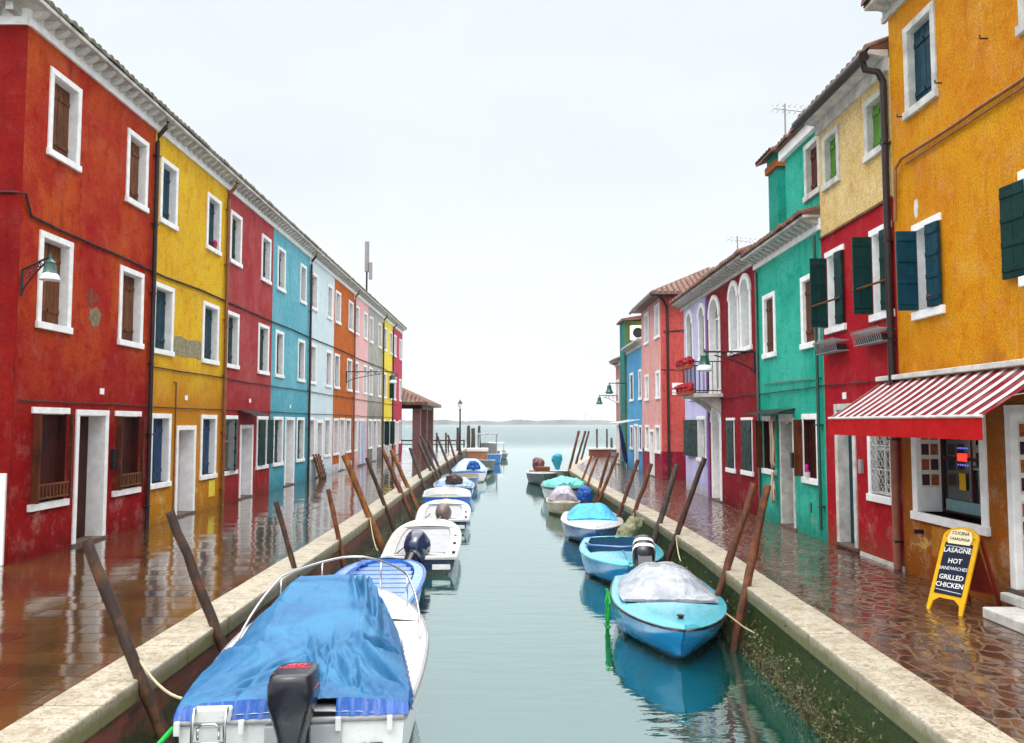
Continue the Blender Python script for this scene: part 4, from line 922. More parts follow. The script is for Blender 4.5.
# balcony
m = MB(); m.box(RF, 21.0, 22.6, 0, .75, 2.78, 2.88)
for u in (21.2, 22.2): m.loft([[RF.P(u+a, d, z) for d, z in ((0, 2.35), (0, 2.78), (.6, 2.78), (.3, 2.6))] for a in (0, .15)])
bal = m.build('balcony', M['old_white'], hd, bevel=.01)
m = MB(); pts = [(21.04, .03), (21.04, .71), (22.56, .71), (22.56, .03)]
for z in (2.95, 3.72): m.tube([RF.P(u, d, z) for u, d in pts], .016, 6)
for (a, b) in zip(pts, pts[1:]):
    n = int(math.hypot(b[0]-a[0], b[1]-a[1])/.11)
    for k in range(n+1): t = k/n; u, d = a[0]+(b[0]-a[0])*t, a[1]+(b[1]-a[1])*t; m.tube([RF.P(u, d, 2.88), RF.P(u, d, 3.72)], .008, 5)
m.build('railing', M['iron'], bal)
for i, (u0, u1, d0, z) in enumerate(((21.1, 22.5, .76, 3.55), (21.1, 22.5, .76, 2.85))):
    f = MB(); f.box(RF, u0, u1, d0, d0+.16, z, z+.14)
    bx_ = f.build('flower_box', M['terracotta'], None); tag(bx_, ('upper' if i == 0 else 'lower')+' box of red flowers hanging on the balcony railing', 'flower box', 'flower boxes on the balcony')
    for k in range(7): clump(RF.P(u0+.1+k*(u1-u0-.2)/6, d0+.08, z+.19), (.13, .14, .12)).build('flowers', M['red_flower'], bx_)
bell_lamp('wall_lamp', 'green lantern on a long scrolled bracket near the balcony', (5.56, 18.15, 3.72), (4.43, 18.15, 3.72), .02, 1.2)

vio = plaster('pale_violet_plaster', (.52, .50, .78), (.62, .62, .84), (.36, .33, .60), dado=(.7, .68, .75), dz=.25)
ops = [W((24.30, 25.24, 3.95, 5.62), arch=True, fw=.12, shut='green_shutter', dep=.12), W((22.75, 23.6, 3.9, 5.60), arch=True, fw=.12, shut='green_shutter', dep=.12),
       W((22.85, 23.95, .97, 2.30), shut='green_shutter', leaves=[(1, 1.45, 176)], sides=True)]
hv = house('terraced_house', 'narrow pale violet house beside the alley with a large green shutter', RF, 22.54, 25.6, 5.72, vio, ops, GR)
cornice(RF, hv, 22.54, 25.9, 5.72, 5.95, p=.34, dent=.24, mat='old_white'); tiled_roof(RF, hv, 22.54, 25.95, 5.95, p=.4)
m = MB(); m.box(RF, 22.55, 22.72, 0, .02, 0, 5.7); m.build('corner_strip', paint('violet_strip', (.25, .12, .42), .7), hv)

pinkm = plaster('salmon_pink_plaster', (.70, .32, .30), (.76, .43, .40), (.46, .15, .13), dado=(.34, .018, .05), dz=1.05)
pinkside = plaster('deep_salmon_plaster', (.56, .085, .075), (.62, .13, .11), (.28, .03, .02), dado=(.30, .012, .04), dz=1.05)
ops = [W((32.08, 33.10, 5.3, 6.62)), W((29.80, 30.72, 5.3, 6.62)), W((32.2, 33.1, 3.0, 4.08)), W((29.80, 30.62, 3.0, 4.08)),
       W((32.2, 33.12, .95, 2.02)), W((29.87, 30.89, .95, 2.02)), D((31.12, 32.07, 0, 1.85), leafm='pale_door')]
for o in ops: o['shut'] = 'pale_door' if o['k'] == 'w' else None; o['dep'] = .1
hpk = house('corner_house', 'salmon pink corner house beyond the alley with tiled hip roof', RF, 29.6, 33.9, 6.82, pinkm, ops, GR, back=5)
PS = Fac((5.6, 29.6), (1, 0), (0, -1))
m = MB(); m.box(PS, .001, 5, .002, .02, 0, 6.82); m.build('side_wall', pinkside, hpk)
m = MB(); m.tube([PS.P(.25, .07, 0), PS.P(.25, .07, 6.4), PS.P(.1, .1, 6.65), PS.P(-.1, .2, 6.8)], .05, 8); m.build('drainpipe', M['pipe'], hpk)
m = MB(); m.tube([PS.P(.1, .05, 5.5), PS.P(1.0, .05, 5.55)], .02, 6); m.tube([PS.P(-.0, .03, 4.08), PS.P(1.4, .03, 4.05)], .015, 6); m.build('bracket', M['iron'], hpk)
m = MB(); A = [(5.2, 29.2, 6.86), (10.9, 29.2, 6.86), (10.9, 34.2, 6.86), (5.2, 34.2, 6.86)]; B1, B2 = (8.0, 31.7, 8.25), (10.9, 31.7, 8.25)
m.face(A[0], A[1], B2, B1); m.face(A[1], A[2], B2); m.face(A[2], A[3], B1, B2); m.face(A[3], A[0], B1); m.face(*[(p[0], p[1], 6.80) for p in A])
for i in range(4): a, b = A[i], A[(i+1) % 4]; m.face(a, b, (b[0], b[1], 6.80), (a[0], a[1], 6.80))
def slope_tiles(m, e0, e1, top_fn, n):
    for k in range(n):
        t = (k+.5)/n; a = Vector(e0).lerp(Vector(e1), t); b = top_fn(a); dr = (Vector(e1)-Vector(e0)).normalized(); r = (Vector(e1)-Vector(e0)).length/n*.48
        m.loft([[p+dr*r*math.cos(PI*j/5)+Vector((0, 0, r*math.sin(PI*j/5))) for j in range(6)] for p in (a, b)], cap=True, closed=False)
def fn_side(a):  # slope facing -y
    if a.x < 8.0: s = (a.x-5.2)/2.8; return Vector((a.x, 29.2+2.5*s, 6.86+1.39*s))
    return Vector((a.x, 31.7, 8.25))
def fn_front(a):
    s = 1-abs(a.y-31.7)/2.5; return Vector((5.2+2.8*s, a.y, 6.86+1.39*s))
slope_tiles(m, A[0], A[1], fn_side, 26); slope_tiles(m, A[0], A[3], fn_front, 22)
m.build('roof', M['tile'], hpk)
m = MB(); m.tube([(5.18, 29.1, 6.82), (5.18, 34.3, 6.82)], .06, 8); m.tube([(5.18, 29.15, 6.82), (10.9, 29.15, 6.82)], .06, 8); m.build('gutter', M['pipe'], hpk)
for z, tx in ((3.42, 'CALLE'), (3.17, 'FONDAMENTA')):
    m = MB(); m.box(PS, .40, .86, .02, .035, z-.03, z+.16); sg = m.build('street_sign', M['white'], hpk)
    m = MB(); m.add(text(tx, .075, .002), lambda p: PS.P(.63+p[0], .037+p[2], z+.02+p[1])); m.build('lettering', M['black_mark'], sg)

blm = plaster('strong_blue_plaster', (.06, .30, .55), (.10, .38, .62), (.03, .18, .38))
ops = [W((36.21, 37.25, 3.08, 4.4)), W((33.98, 34.7, 3.08, 4.4)), W((34.0, 34.79, .88, 2.01)), D((35.08, 36.02, 0, 2.06), leafm='grey_shutter'), W((36.4, 37.3, .88, 2.0))]
for o in ops: o['dep'] = .06; o['shut'] = 'blue_shutter'
hbl = house('terraced_house', 'small strong blue house past the salmon pink corner house', RF, 33.9, 38.3, 5.35, blm, ops, GR)
cornice(RF, hbl, 33.9, 38.3, 5.35, 5.62, p=.3, mat='old_white'); 
m = MB(); m.box(RF, 33.95, 38.3, -6, .2, 5.63, 5.70); m.build('terrace_slab', M['old_white'], hbl)
grn = plaster('olive_green_plaster', (.10, .16, .03), (.16, .20, .05), (.05, .07, .02)); 
GF = Fac((5.45, 38.3), (0, 1), (-1, 0))
hgn = empty('terraced_house', (5.45, 39, 0)); tag(hgn, 'tall narrow teal and olive house behind the blue house terrace', 'house', GR)
m = MB(); m.bx(5.53, 10, 38.3, 39.9, 0, 7.0); m.build('wall', grn, hgn)
m = MB(); m.bx(5.50, 5.529, 38.3, 39.9, 0, 7.0); m.build('front_wall', plaster('dark_petrol_plaster', (.01, .16, .15), (.02, .22, .20), (.005, .07, .07)), hgn)
m = MB(); m.hexa([(5.35, 38.1, 7.0), (10, 38.1, 7.35), (10, 40, 7.35), (5.35, 40, 7.0), (5.35, 38.1, 7.1), (10, 38.1, 7.9), (10, 40, 7.9), (5.35, 40, 7.1)]); m.build('roof', M['tile'], hgn)
ac = MB(); ac.bx(5.75, 6.45, 37.95, 38.28, 6.05, 6.75); aco = ac.build('air_conditioner', M['white'], hgn, bevel=.02)
m = MB(); m.tube([(6.1, 37.93, 6.4), (6.1, 37.949, 6.4)], .24, 20); m.build('fan_grille', M['iron'], aco)
bp_ = plaster('brownish_pink_plaster', (.42, .20, .17), (.50, .28, .24), (.22, .10, .08))
h9 = house('terraced_house', 'brownish pink house ending the right row by the lagoon', Fac((5.5, 0), (0, 1), (-1, 0)), 39.9, 41.5, 5.0, bp_, [W((40.3, 41.1, 3.1, 4.3), shut='green_shutter'), D((40.3, 41.2, 0, 2.1), leafm='dark_wood')], GR, back=5)
cornice(Fac((5.5, 0), (0, 1), (-1, 0)), h9, 39.9, 41.6, 5.0, 5.2, mat='old_white'); tiled_roof(Fac((5.5, 0), (0, 1), (-1, 0)), h9, 39.9, 41.6, 5.2)
bell_lamp('wall_lamp', 'dark bell lamp on the upper of two arms past the blue house', (5.55, 38.25, 4.0), (4.75, 38.25, 4.0), .06, 1.25, glass=False, scroll=False)
bell_lamp('wall_lamp', 'dark bell lamp on the lower scrolled arm at the row end', (5.45, 40.7, 3.5), (4.55, 40.7, 3.5), .06, 1.1, glass=False)
m = MB(); 
for u in (34.5, 36.0, 37.6): m.tube([RF.P(u, 0, 2.25), RF.P(u-.3, .9, 2.1)], .02, 6)
m.tube([RF.P(34.2, .9, 2.12), RF.P(37.4, .9, 2.1)], .03, 8)
tag(m.build('retracted_awning', M['white'], None), 'bare white awning frame folded out above the blue house door', 'awning frame')
m = MB(); m.loft([[(4.95+rx*math.cos(2*PI*j/10)+lean, 36.6+rx*math.sin(2*PI*j/10), z) for j in range(10)] for rx, z, lean in ((.03, .25, .35), (.09, .4, .33), (.11, .9, .24), (.08, 1.6, .12), (.03, 2.05, .03))])
pb = m.build('closed_parasol', paint('dark_blue_cloth', (.008, .02, .10), .8, .4), None, smooth=True); tag(pb, 'closed dark blue parasol leaning outside the blue house', 'parasol')
m = MB(); m.tube([(5.32, 36.6, 0), (4.95, 36.6, 2.15)], .02, 6); m.build('pole', M['old_white'], pb)
# small metal cafe chair near the blue house
chr_ = empty('metal_chair', (4.75, 35.6, 0), .4); tag(chr_, 'small metal chair standing outside the blue house', 'chair')
m = MB(); m.bx(-.2, .2, -.2, .2, .44, .47); m.build('seat', M['grey_plastic'], chr_, world=False)
m = MB(); m.tube([(-.2, .2, .45), (-.2, .25, .85), (.2, .25, .85), (.2, .2, .45)], .014, 6); m.bx(-.17, .17, .235, .25, .62, .8); m.build('backrest', M['grey_plastic'], chr_, world=False)
for sx_ in (-1, 1):
    for sy_ in (-1, 1): m = MB(); m.tube([(sx_*.19, sy_*.19, .44), (sx_*.21, sy_*.21, 0)], .013, 6); m.build('leg', M['iron'], chr_, world=False)

# antennas on the right roofs
def tv(name, label, x, y, z0, z1, s=1):
    r = empty(name, (x, y, z0)); tag(r, label, 'antenna', 'television antennas on the right roofs')
    m = MB(); m.tube([(x, y, z0), (x, y, z1)], .02, 6); m.build('pole', M['grey_plastic'], r)
    m = MB(); m.tube([(x-.25*s, y, z1-.1), (x+.75*s, y, z1-.22)], .012, 5)
    for k in range(8): xx = x-.22*s+k*.13*s; m.tube([(xx, y-.3*s, z1-.1-.012*k), (xx, y+.3*s, z1-.08-.012*k)], .006, 4); m.tube([(xx-.1, y, z1-.1-.012*k+.1), (xx+.1, y, z1-.1-.012*k-.1)], .004, 4)
    m.build('dipoles', M['steel'], r)
tv('television_antenna', 'spiky television antenna above the green house rooftop storey', 6.3, 17.9, 7.8, 9.4)
tv('television_antenna', 'smaller television antenna above the dark crimson house', 7.0, 24.3, 6.6, 7.85, 1.1)
cb = MB(); cb.tube(cablepts(RF, 2.75, [11.6+1.2*k for k in range(12)], .02), .012, 6)
tag(cb.build('facade_cable', M['cable']), 'thin cable along the right facades above the ground floor', 'cable')

# ------------------------------------------------------------------ chalkboard sign
sg = empty('chalkboard_sign', (4.95, 9.1, 0), R(-64)); tag(sg, 'yellow framed chalkboard sign with lunch menu outside the shop', 'sign')
def tl(p, off=0.): # front panel: local x, height h -> leaning back
    x_, h_ = p[0], p[1]; a = R(23); return (x_, h_*math.sin(a)-math.cos(a)*(p[2]+off)-.12, h_*math.cos(a)+math.sin(a)*(-(p[2]+off))*-1*0)
def panel(mb, pts, d0, d1): mb.loft([[tl((x, h, d0)) for x, h in pts], [tl((x, h, d1)) for x, h in pts]])
fr = MB(); Wd = .215
top = [(Wd*math.cos(PI*j/12), .86+.13*math.sin(PI*j/12)) for j in range(13)]
outer = [(-Wd, 0), (-Wd+.04, 0), (-Wd+.055, .10), (-.09, .155), (.09, .155), (Wd-.055, .10), (Wd-.04, 0), (Wd, 0)]+top[0:]
panel(fr, outer, 0, .025); fr.build('frame', M['yellow_paint'], sg, world=False)
bd = MB(); panel(bd, [(-.165, .20), (.165, .20), (.165, .80), (-.165, .80)], .0255, .032); bdo = bd.build('board', M['slate'], sg, world=False)
hd_ = MB(); panel(hd_, [(-.13, .79), (.13, .79), (.15, .86), (.12, .94), (0, .97), (-.12, .94), (-.15, .86)], .0335, .040); hdo = hd_.build('header', paint('cream_header', (.8, .7, .45), .5, .1), sg, world=False)
for tx, h, s in (('CUCINA', .90, .055), ('CASALINGA', .835, .045)):
    m = MB(); m.add(text(tx, s, .001, .0008), lambda p: tl((p[0], h+p[1], .042+p[2]))); m.build('lettering', M['black_mark'], sg, world=False)
for tx, h, s in (('LASAGNE', .69, .078), ('HOT', .565, .078), ('SANDWICHES', .485, .054), ('GRILLED', .375, .078), ('CHICKEN', .285, .078)):
    m = MB(); m.add(text(tx, s, .001, .0011 if s > .06 else 0), lambda p: tl((p[0]*.98, h+p[1]+p[0]*.04, .034+p[2]))); m.build('lettering', M['chalk'], sg, world=False)
m = MB(); panel(m, [(-.155, .245), (.155, .235), (.155, .24), (-.155, .25)], .0325, .034); panel(m, [(-.15, .755), (.15, .755), (.15, .76), (-.15, .76)], .0325, .034); m.build('chalk_line', M['chalk'], sg, world=False)
rl = MB()
for x0 in (-.20, .17): rl.hexa([(x0, .56, 0), (x0+.03, .56, 0), (x0+.03, .60, 0), (x0, .60, 0), (x0, .25, .84), (x0+.03, .25, .84), (x0+.03, .28, .84), (x0, .28, .84)])
rl.bx(-.18, .18, .48, .50, .16, .20); rl.hexa([(-.18, .46, .2), (.18, .46, .2), (.18, .47, .2), (-.18, .47, .2), (-.18, .19, .8), (.18, .19, .8), (.18, .2, .8), (-.18, .2, .8)])
rl.build('rear_frame', M['redwood'], sg, world=False)

# ------------------------------------------------------------------ mooring poles
def polemat(name, c, d, rust):
    m, N, L, B = newmat(name); P = coords(N, L, (16, 16, 1.2)); a = nz(N, L, P, 1.5, 6, .7, .4); g = nz(N, L, coords(N, L), 3, 5, .7)
    t = N.new('ShaderNodeTexCoord'); s = N.new('ShaderNodeSeparateXYZ'); L.new(t.outputs['Object'], s.inputs[0])
    cc = mixc(N, L, mr(N, L, a, .36, .62), c, d); cc = mixc(N, L, mr(N, L, g, .5, .64, 0, .8), cc, rust)
    zz = mth(N, L, 'ADD', s.outputs[2], mth(N, L, 'MULTIPLY', g, .5))
    cc = mixc(N, L, mr(N, L, zz, .22, .42, .85, 0), cc, (.022, .024, .012))
    L.new(cc, B.inputs['Base Color']); L.new(mr(N, L, a, .3, .7, .25, .6), B.inputs['Roughness']); bump(N, L, a, B, .7, .02); return m
PM = [polemat('wet_dark_pole', (.050, .020, .010), (.014, .007, .005), (.15, .055, .015)), polemat('orange_brown_pole', (.24, .085, .012), (.07, .022, .008), (.34, .15, .025)),
      polemat('red_brown_pole', (.15, .040, .012), (.035, .012, .006), (.24, .08, .02)), polemat('grey_dark_pole', (.085, .065, .055), (.03, .024, .022), (.12, .07, .04))]
ordn = ['nearest', 'second', 'third', 'fourth', 'fifth', 'sixth', 'seventh', 'eighth', 'ninth', 'tenth', 'eleventh', 'twelfth', 'thirteenth', 'fourteenth']
def pole(y, xt, zt, slope, k, label, group, r=.06, dy=0.):
    xb = xt-slope*(zt+1.6); n = 14
    pts = [(xb+(xt-xb)*i/(n-1)+random.gauss(0, .005), y+dy*i/(n-1)+random.gauss(0, .006), -1.6+(zt+1.6)*i/(n-1)) for i in range(n)]
    m = MB(); m.tube(pts, [r*.9*(1.10-.22*i/(n-1))*random.uniform(.92, 1.08) for i in range(n)], 12, .07)
    root_z = Vector((xb, y, -.8)); m.v = [tuple(Vector(v)-root_z) for v in m.v]
    o = m.build('mooring_pole', PM[k], None, smooth=True, angle=50); o.location = root_z
    tag(o, label, 'mooring pole', group); return o
LP = [(6.72, -3.52, 1.13, -.44, 0, .058), (8.39, -3.53, 1.18, -.42, 0, .06), (11.69, -3.39, .96, -.30, 0, .045), (14.52, -3.27, .91, -.22, 2, .05), (17.85, -3.69, 1.39, -.43, 1, .085),
      (20.34, -3.62, 1.22, -.39, 0, .06), (24.02, -3.80, 1.29, -.44, 2, .08), (26.02, -3.85, 1.23, -.46, 1, .08), (30.1, -3.75, 1.17, -.37, 3, .08), (34.88, -4.0, 1.3, -.46, 3, .08),
      (35.9, -4.0, 1.53, -.42, 3, .08), (38.27, -3.91, 1.29, -.40, 3, .08), (43.81, -3.98, 1.39, -.39, 3, .08), (50.48, -3.9, 1.35, -.30, 3, .08)]
look = ['thick dark', 'tall dark', 'thin short', 'thin reddish', 'orange brown', 'thin dark', 'red brown', 'golden brown', 'grey', 'grey', 'tall grey', 'grey', 'slender grey', 'last grey']
for i, (y, xt, zt, sl, k, r) in enumerate(LP):
    pole(y, xt, zt, sl, k, f'{look[i]} leaning mooring pole, {ordn[i]} from the front along the left quay', 'mooring poles along the left quay', r)
RP = [(10.41, 3.33, 1.30, .23, 2, .06), (11.51, 3.49, 1.24, .34, 2, .062), (15.11, 3.66, 1.44, .38, 0, .06), (16.8, 3.49, 1.24, .31, 3, .075), (19.37, 3.42, 1.12, .37, 2, .06), (21.02, 3.35, 1.14, .36, 2, .06),
      (24.61, 3.31, 1.18, .41, 2, .06), (25.6, 3.17, 1.19, .28, 2, .06), (28.34, 3.12, .97, .38, 1, .055), (30.12, 3.06, .90, .38, 1, .055), (36.5, 3.14, 1.74, .26, 2, .07), (40.99, 3.86, 1.69, .30, 2, .07), (45.86, 4.52, 1.64, .28, 3, .07)]
look = ['thick rusty brown', 'rusty brown', 'dark slim', 'thick grey', 'red brown', 'red brown', 'reddish', 'reddish', 'short orange', 'short orange', 'tall dark', 'tall dark', 'tall grey']
for i, (y, xt, zt, sl, k, r) in enumerate(RP):
    pole(y, xt, zt, sl, k, f'{look[i]} leaning mooring pole, {ordn[i]} from the front along the right quay', 'mooring poles along the right quay', r)
for i, (x, y, zt, r, lb_) in enumerate([(-3.9, 60, 1.75, .13, 'leftmost of the thick upright posts beside the lamp post'), (-3.1, 60, 1.9, .16, 'thick upright post just right of the lamp post'), (-2.75, 60, 1.7, .17, 'stout upright post between two taller posts in the lagoon'), (-2.3, 60, 1.9, .13, 'rightmost tall upright post behind the far boats'),
                                   (6.5, 60, 1.65, .09, 'left of two tall upright posts behind the brick parapet'), (7.25, 60, 1.65, .09, 'right of two tall upright posts behind the brick parapet'), (7.6, 60, 1.0, .12, 'short stub post behind the brick parapet'),
                                   (-6.75, 74, 1.2, .13, 'short upright post left of its twin beyond the pavilion'), (-5.9, 74, 1.2, .13, 'short upright post right of its twin beyond the pavilion')]):
    pole(y, x, zt, 0, 3, lb_, 'upright posts standing in the lagoon', r)

# ------------------------------------------------------------------ far end: pavilion, rail, lamp post, parapet
pv = empty('waterside_pavilion', (-8.5, 61, 0)); tag(pv, 'open pavilion with red tiled roof on brick pillars at the left row end', 'pavilion')
pilm = paint('mauve_brick_pillar', (.24, .13, .12), .8, .4)
for x in (-6.6, -10.4):
    for y in (56.8, 61.2, 66): m = MB(); m.bx(x-.28, x+.28, y-.28, y+.28, 0, 3.5); m.build('pillar', pilm, pv, bevel=.01)
m = MB(); A = [(-5.75, 55.9, 3.45), (-11.3, 55.9, 3.45), (-11.3, 67.2, 3.45), (-5.75, 67.2, 3.45)]; B1, B2 = (-8.5, 58.5, 4.75), (-8.5, 64.6, 4.75)
m.face(A[0], A[1], B1); m.face(A[1], A[2], B2, B1); m.face(A[2], A[3], B2); m.face(A[3], A[0], B1, B2); m.face(*[(p[0], p[1], 3.36) for p in A])
for i in range(4): a, b = A[i], A[(i+1) % 4]; m.face(a, b, (b[0], b[1], 3.36), (a[0], a[1], 3.36))
def f1(a): s = 1-abs(a.x+8.5)/2.8; return Vector((a.x, 55.9+2.6*s, 3.45+1.3*s))
def f2(a): s = min(1, (a.y-55.9)/2.6, (67.2-a.y)/2.6); return Vector((-5.75-2.75*s, a.y, 3.45+1.3*s))
slope_tiles(m, A[0], A[1], f1, 18); slope_tiles(m, A[0], A[3], f2, 34); m.build('roof', M['tile'], pv)
m = MB(); m.bx(-10.8, -6.2, 56.4, 56.7, 3.1, 3.4); m.bx(-6.85, -6.35, 56.4, 66.4, 3.1, 3.35); m.build('beam', M['dark_wood'], pv)
rl = empty('quay_railing', (-6.5, 67.8, 0)); tag(rl, 'low dark railing along the water at the left quay end', 'railing')
m = MB(); m.tube([(-12, 67.8, .62), (-3.8, 67.8, .62)], .06, 6); m.tube([(-12, 67.8, .3), (-3.8, 67.8, .3)], .04, 6); m.build('rail', M['dark_wood'], rl)
for k in range(7): m = MB(); m.tube([(-11.8+k*1.32, 67.8, 0), (-11.8+k*1.32, 67.8, .7)], .06, 6); m.build('post', M['dark_wood'], rl)
lp = empty('lamp_post', (-3.3, 53, 0)); lp.location.x = -3.85; tag(lp, 'slim dark lamp post with glass lantern at the left quay end', 'lamp post')
m = MB(); x = -3.3
X0 = -3.3
m.lathe((X0, 53, 0), [(.16, 0), (.16, .1), (.09, .25), (.06, .5), (.05, 2.9), (.08, 2.95), (.03, 3.05)], 10); 
lp.location.x = X0; m.build('post', M['iron'], lp, smooth=True, angle=40)
m = MB(); m.lathe((X0, 53, 3.05), [(.08, 0), (.16, .32), (.001, .33)], 6); m.build('lantern_glass', M['frosted'], lp)
m = MB(); m.lathe((X0, 53, 3.385), [(.19, 0), (.06, .15), (.03, .25), (.001, .27)], 6); m.build('lantern_roof', M['iron'], lp)
pp = empty('brick_parapet', (6.4, 50.6, 0)); tag(pp, 'low red brick parapet with pale stone top at the right quay end', 'parapet')
m = MB(); m.bx(4.98, 8.5, 50.45, 50.8, 0, .42); m.build('brickwork', M['wall_left'], pp)
m = MB(); m.bx(4.9, 8.6, 50.38, 50.87, .421, .53); m.build('coping', M['old_white'], pp, bevel=.02)

# ------------------------------------------------------------------ boats
def tarpmat(name, c, c2, rough=.45, scale=3.):
    m, N, L, B = newmat(name); P = coords(N, L); a = nz(N, L, P, scale, 5, .65, .8); b = nz(N, L, P, 24, 4, .7); g = nz(N, L, coords(N, L, (5, 1.2, 2)), 2.0, 3, .6, .5)
    cc = mixc(N, L, mr(N, L, a, .38, .62), c, c2); cc = mixc(N, L, mr(N, L, b, .55, .75, 0, .35), cc, tuple(q*.55 for q in c))
    L.new(cc, B.inputs['Base Color']); L.new(mr(N, L, a, .3, .7, rough*.7, rough*1.3), B.inputs['Roughness'])
    bump(N, L, mth(N, L, 'ADD', mth(N, L, 'MULTIPLY', b, .12), g), B, .45, .03); B.inputs['Specular IOR Level'].default_value = .3; return m
def hullshape(L, B, gz0, gz1, tr=.86, rake=.45, full=2.3, bowpow=.75):
    def b(t):
        if t < .45: return B/2*(tr+(1-tr)*math.sin(t/.45*PI/2))
        return B/2*max(0., 1-((t-.45)/.55)**full)**bowpow
    def g(t): return gz0+(gz1-gz0)*t**1.8
    return b, g
def boat(label, cat, loc, rz, L, B, gz0, gz1, hullm, deckm, opts, name='motorboat', group='boats moored along the canal'):
    """bow along +y in local space, z=0 on the water; open cockpit between t0 and t1"""
    root = empty(name, (loc[0], loc[1], -.8), rz); tag(root, label, cat, group)
    tr = opts.get('tr', .86); full = opts.get('full', 2.3); rake = opts.get('rake', .4)
    b, g = hullshape(L, B, gz0, gz1, tr, rake, full, opts.get('bowpow', .75)); n = 26
    rings = []
    for i in range(n+1):
        t = i/n; bb = max(b(t), .006); z = g(t); dep = .28
        sharp = max(0, (t-.5)/.5)
        yk = t*(L-rake*sharp); yg = t*L; ch = .06+.18*sharp**2
        kz = -.22+.22*max(0, (t-.75)/.25)**2
        pts = []
        for s in (1, -1):
            P = [(bb, yg, z), (bb*(.985-.05*sharp), yg-.12*rake*sharp, z*.72+ch*.28), (bb*(.95-.16*sharp), yg-.32*rake*sharp, z*.4+ch*.6), (bb*(.88-.34*sharp), yg-.6*rake*sharp, ch*(1)), (bb*.5*(1-.5*sharp), (yg+yk)/2-.2*rake*sharp, (ch+kz)*.45)]
            P = [(q[0]*s, q[1], q[2]) for q in P]
            pts.append(P)
        rings.append(pts[0]+[(0, yk, kz)]+pts[1][::-1])
    m = MB(); m.loft(rings, cap=False, closed=False); m.face(*rings[0]); m.build('hull', hullm, root, world=False, smooth=True, angle=32, merge=True)
    t0, t1, w_ = opts.get('t0', .04), opts.get('t1', .62), opts.get('side', .12)
    dk = MB(); ins = MB(); floor = .16
    prev = None
    for i in range(n+1):
        t = i/n; bb = max(b(t)-.004, .002); z = g(t)+.004; y = t*L; inner = max(0, bb-w_)
        cur = (t, bb, inner, z, y)
        if prev:
            pt, pb, pi_, pz, py = prev; mt = (t+pt)/2
            if t0 < mt < t1:
                for s in (1, -1): dk.face((s*pb, py, pz), (s*bb, y, z), (s*inner, y, z+.012), (s*pi_, py, pz+.012)); ins.face((s*pi_, py, pz+.012), (s*inner, y, z+.012), (s*inner*.94, y, floor), (s*pi_*.94, py, floor))
                ins.face((pi_*.94, py, floor), (inner*.94, y, floor), (-inner*.94, y, floor), (-pi_*.94, py, floor))
            else:
                for s in (1, -1): dk.face((s*pb, py, pz), (s*bb, y, z), (s*bb*.6, y, z+.035), (s*pb*.6, py, pz+.035)); dk.face((s*pb*.6, py, pz+.035), (s*bb*.6, y, z+.035), (0, y, z+.05), (0, py, pz+.05))
        prev = cur
    def bulk(t): 
        bb = b(t)-w_; z = g(t); y = t*L; ins.face((bb, y, z+.03), (-bb, y, z+.03), (-bb*.94, y, floor), (bb*.94, y, floor))
    i0 = math.ceil(t0*n-.5)/n; i1 = round(t1*n+.0)/n
    for t in (max(i0, 0), i1): bulk(min(max(t, 0), 1))
    dk.build('deck', deckm, root, world=False, smooth=True, angle=30, merge=True); ins.build('cockpit', opts.get('inm', deckm), root, world=False)
    rb = MB()
    for s in (1, -1): rb.tube([(s*max(b(i/n)+.004, .006), i/n*L+(.01 if i == n else 0), g(i/n)-.01) for i in range(n+1)], opts.get('rubr', .022), 6)
    rb.tube([(b(0), -.005, g(0)-.01), (-b(0), -.005, g(0)-.01)], opts.get('rubr', .022), 6)
    rb.build('rub_rail', opts.get('rubm', M['grey_plastic']), root, world=False, smooth=True)
    return root, b, g
def cover(root, b, g, L, ta, tb, prof, mat, inset=.06, drop=.0, wr=.02, fl=.55, name='cover', seed=0, ny=44, nx=34):
    m = MB(); rows_ = []
    for i in range(ny+1):
        q = i/ny; t = ta+(tb-ta)*q; h = itp(prof, q); hw = b(t)-inset; r = []
        for j in range(nx+1):
            s = -1+2*j/nx; a = abs(s); f = 1 if a < fl else max(0, 1-((a-fl)/(1-fl))**1.5)
            k = noise.noise(Vector((s*3.2+seed, t*2.5, 0)))*.6+(1-abs(noise.noise(Vector((s*5.5+t*1.5+seed, t*1.6, 4)))))**3*.5
            z = g(t)+.045+h*f+wr*k*(1 if a < .97 else .2)
            dz = -drop if a >= 1 else 0
            r.append((s*(hw+(drop*.3 if a >= 1 else 0)), t*L, z+dz))
        rows_.append(r)
    m.loft(rows_, cap=False, closed=False)
    for r in (rows_[0], rows_[-1]):
        t = ta if r is rows_[0] else tb; m.loft([r, [(p[0], p[1], min(p[2], g(t)+.03)) for p in r]], cap=False, closed=False)
    return m.build(name, mat, root, world=False, smooth=True, angle=55)
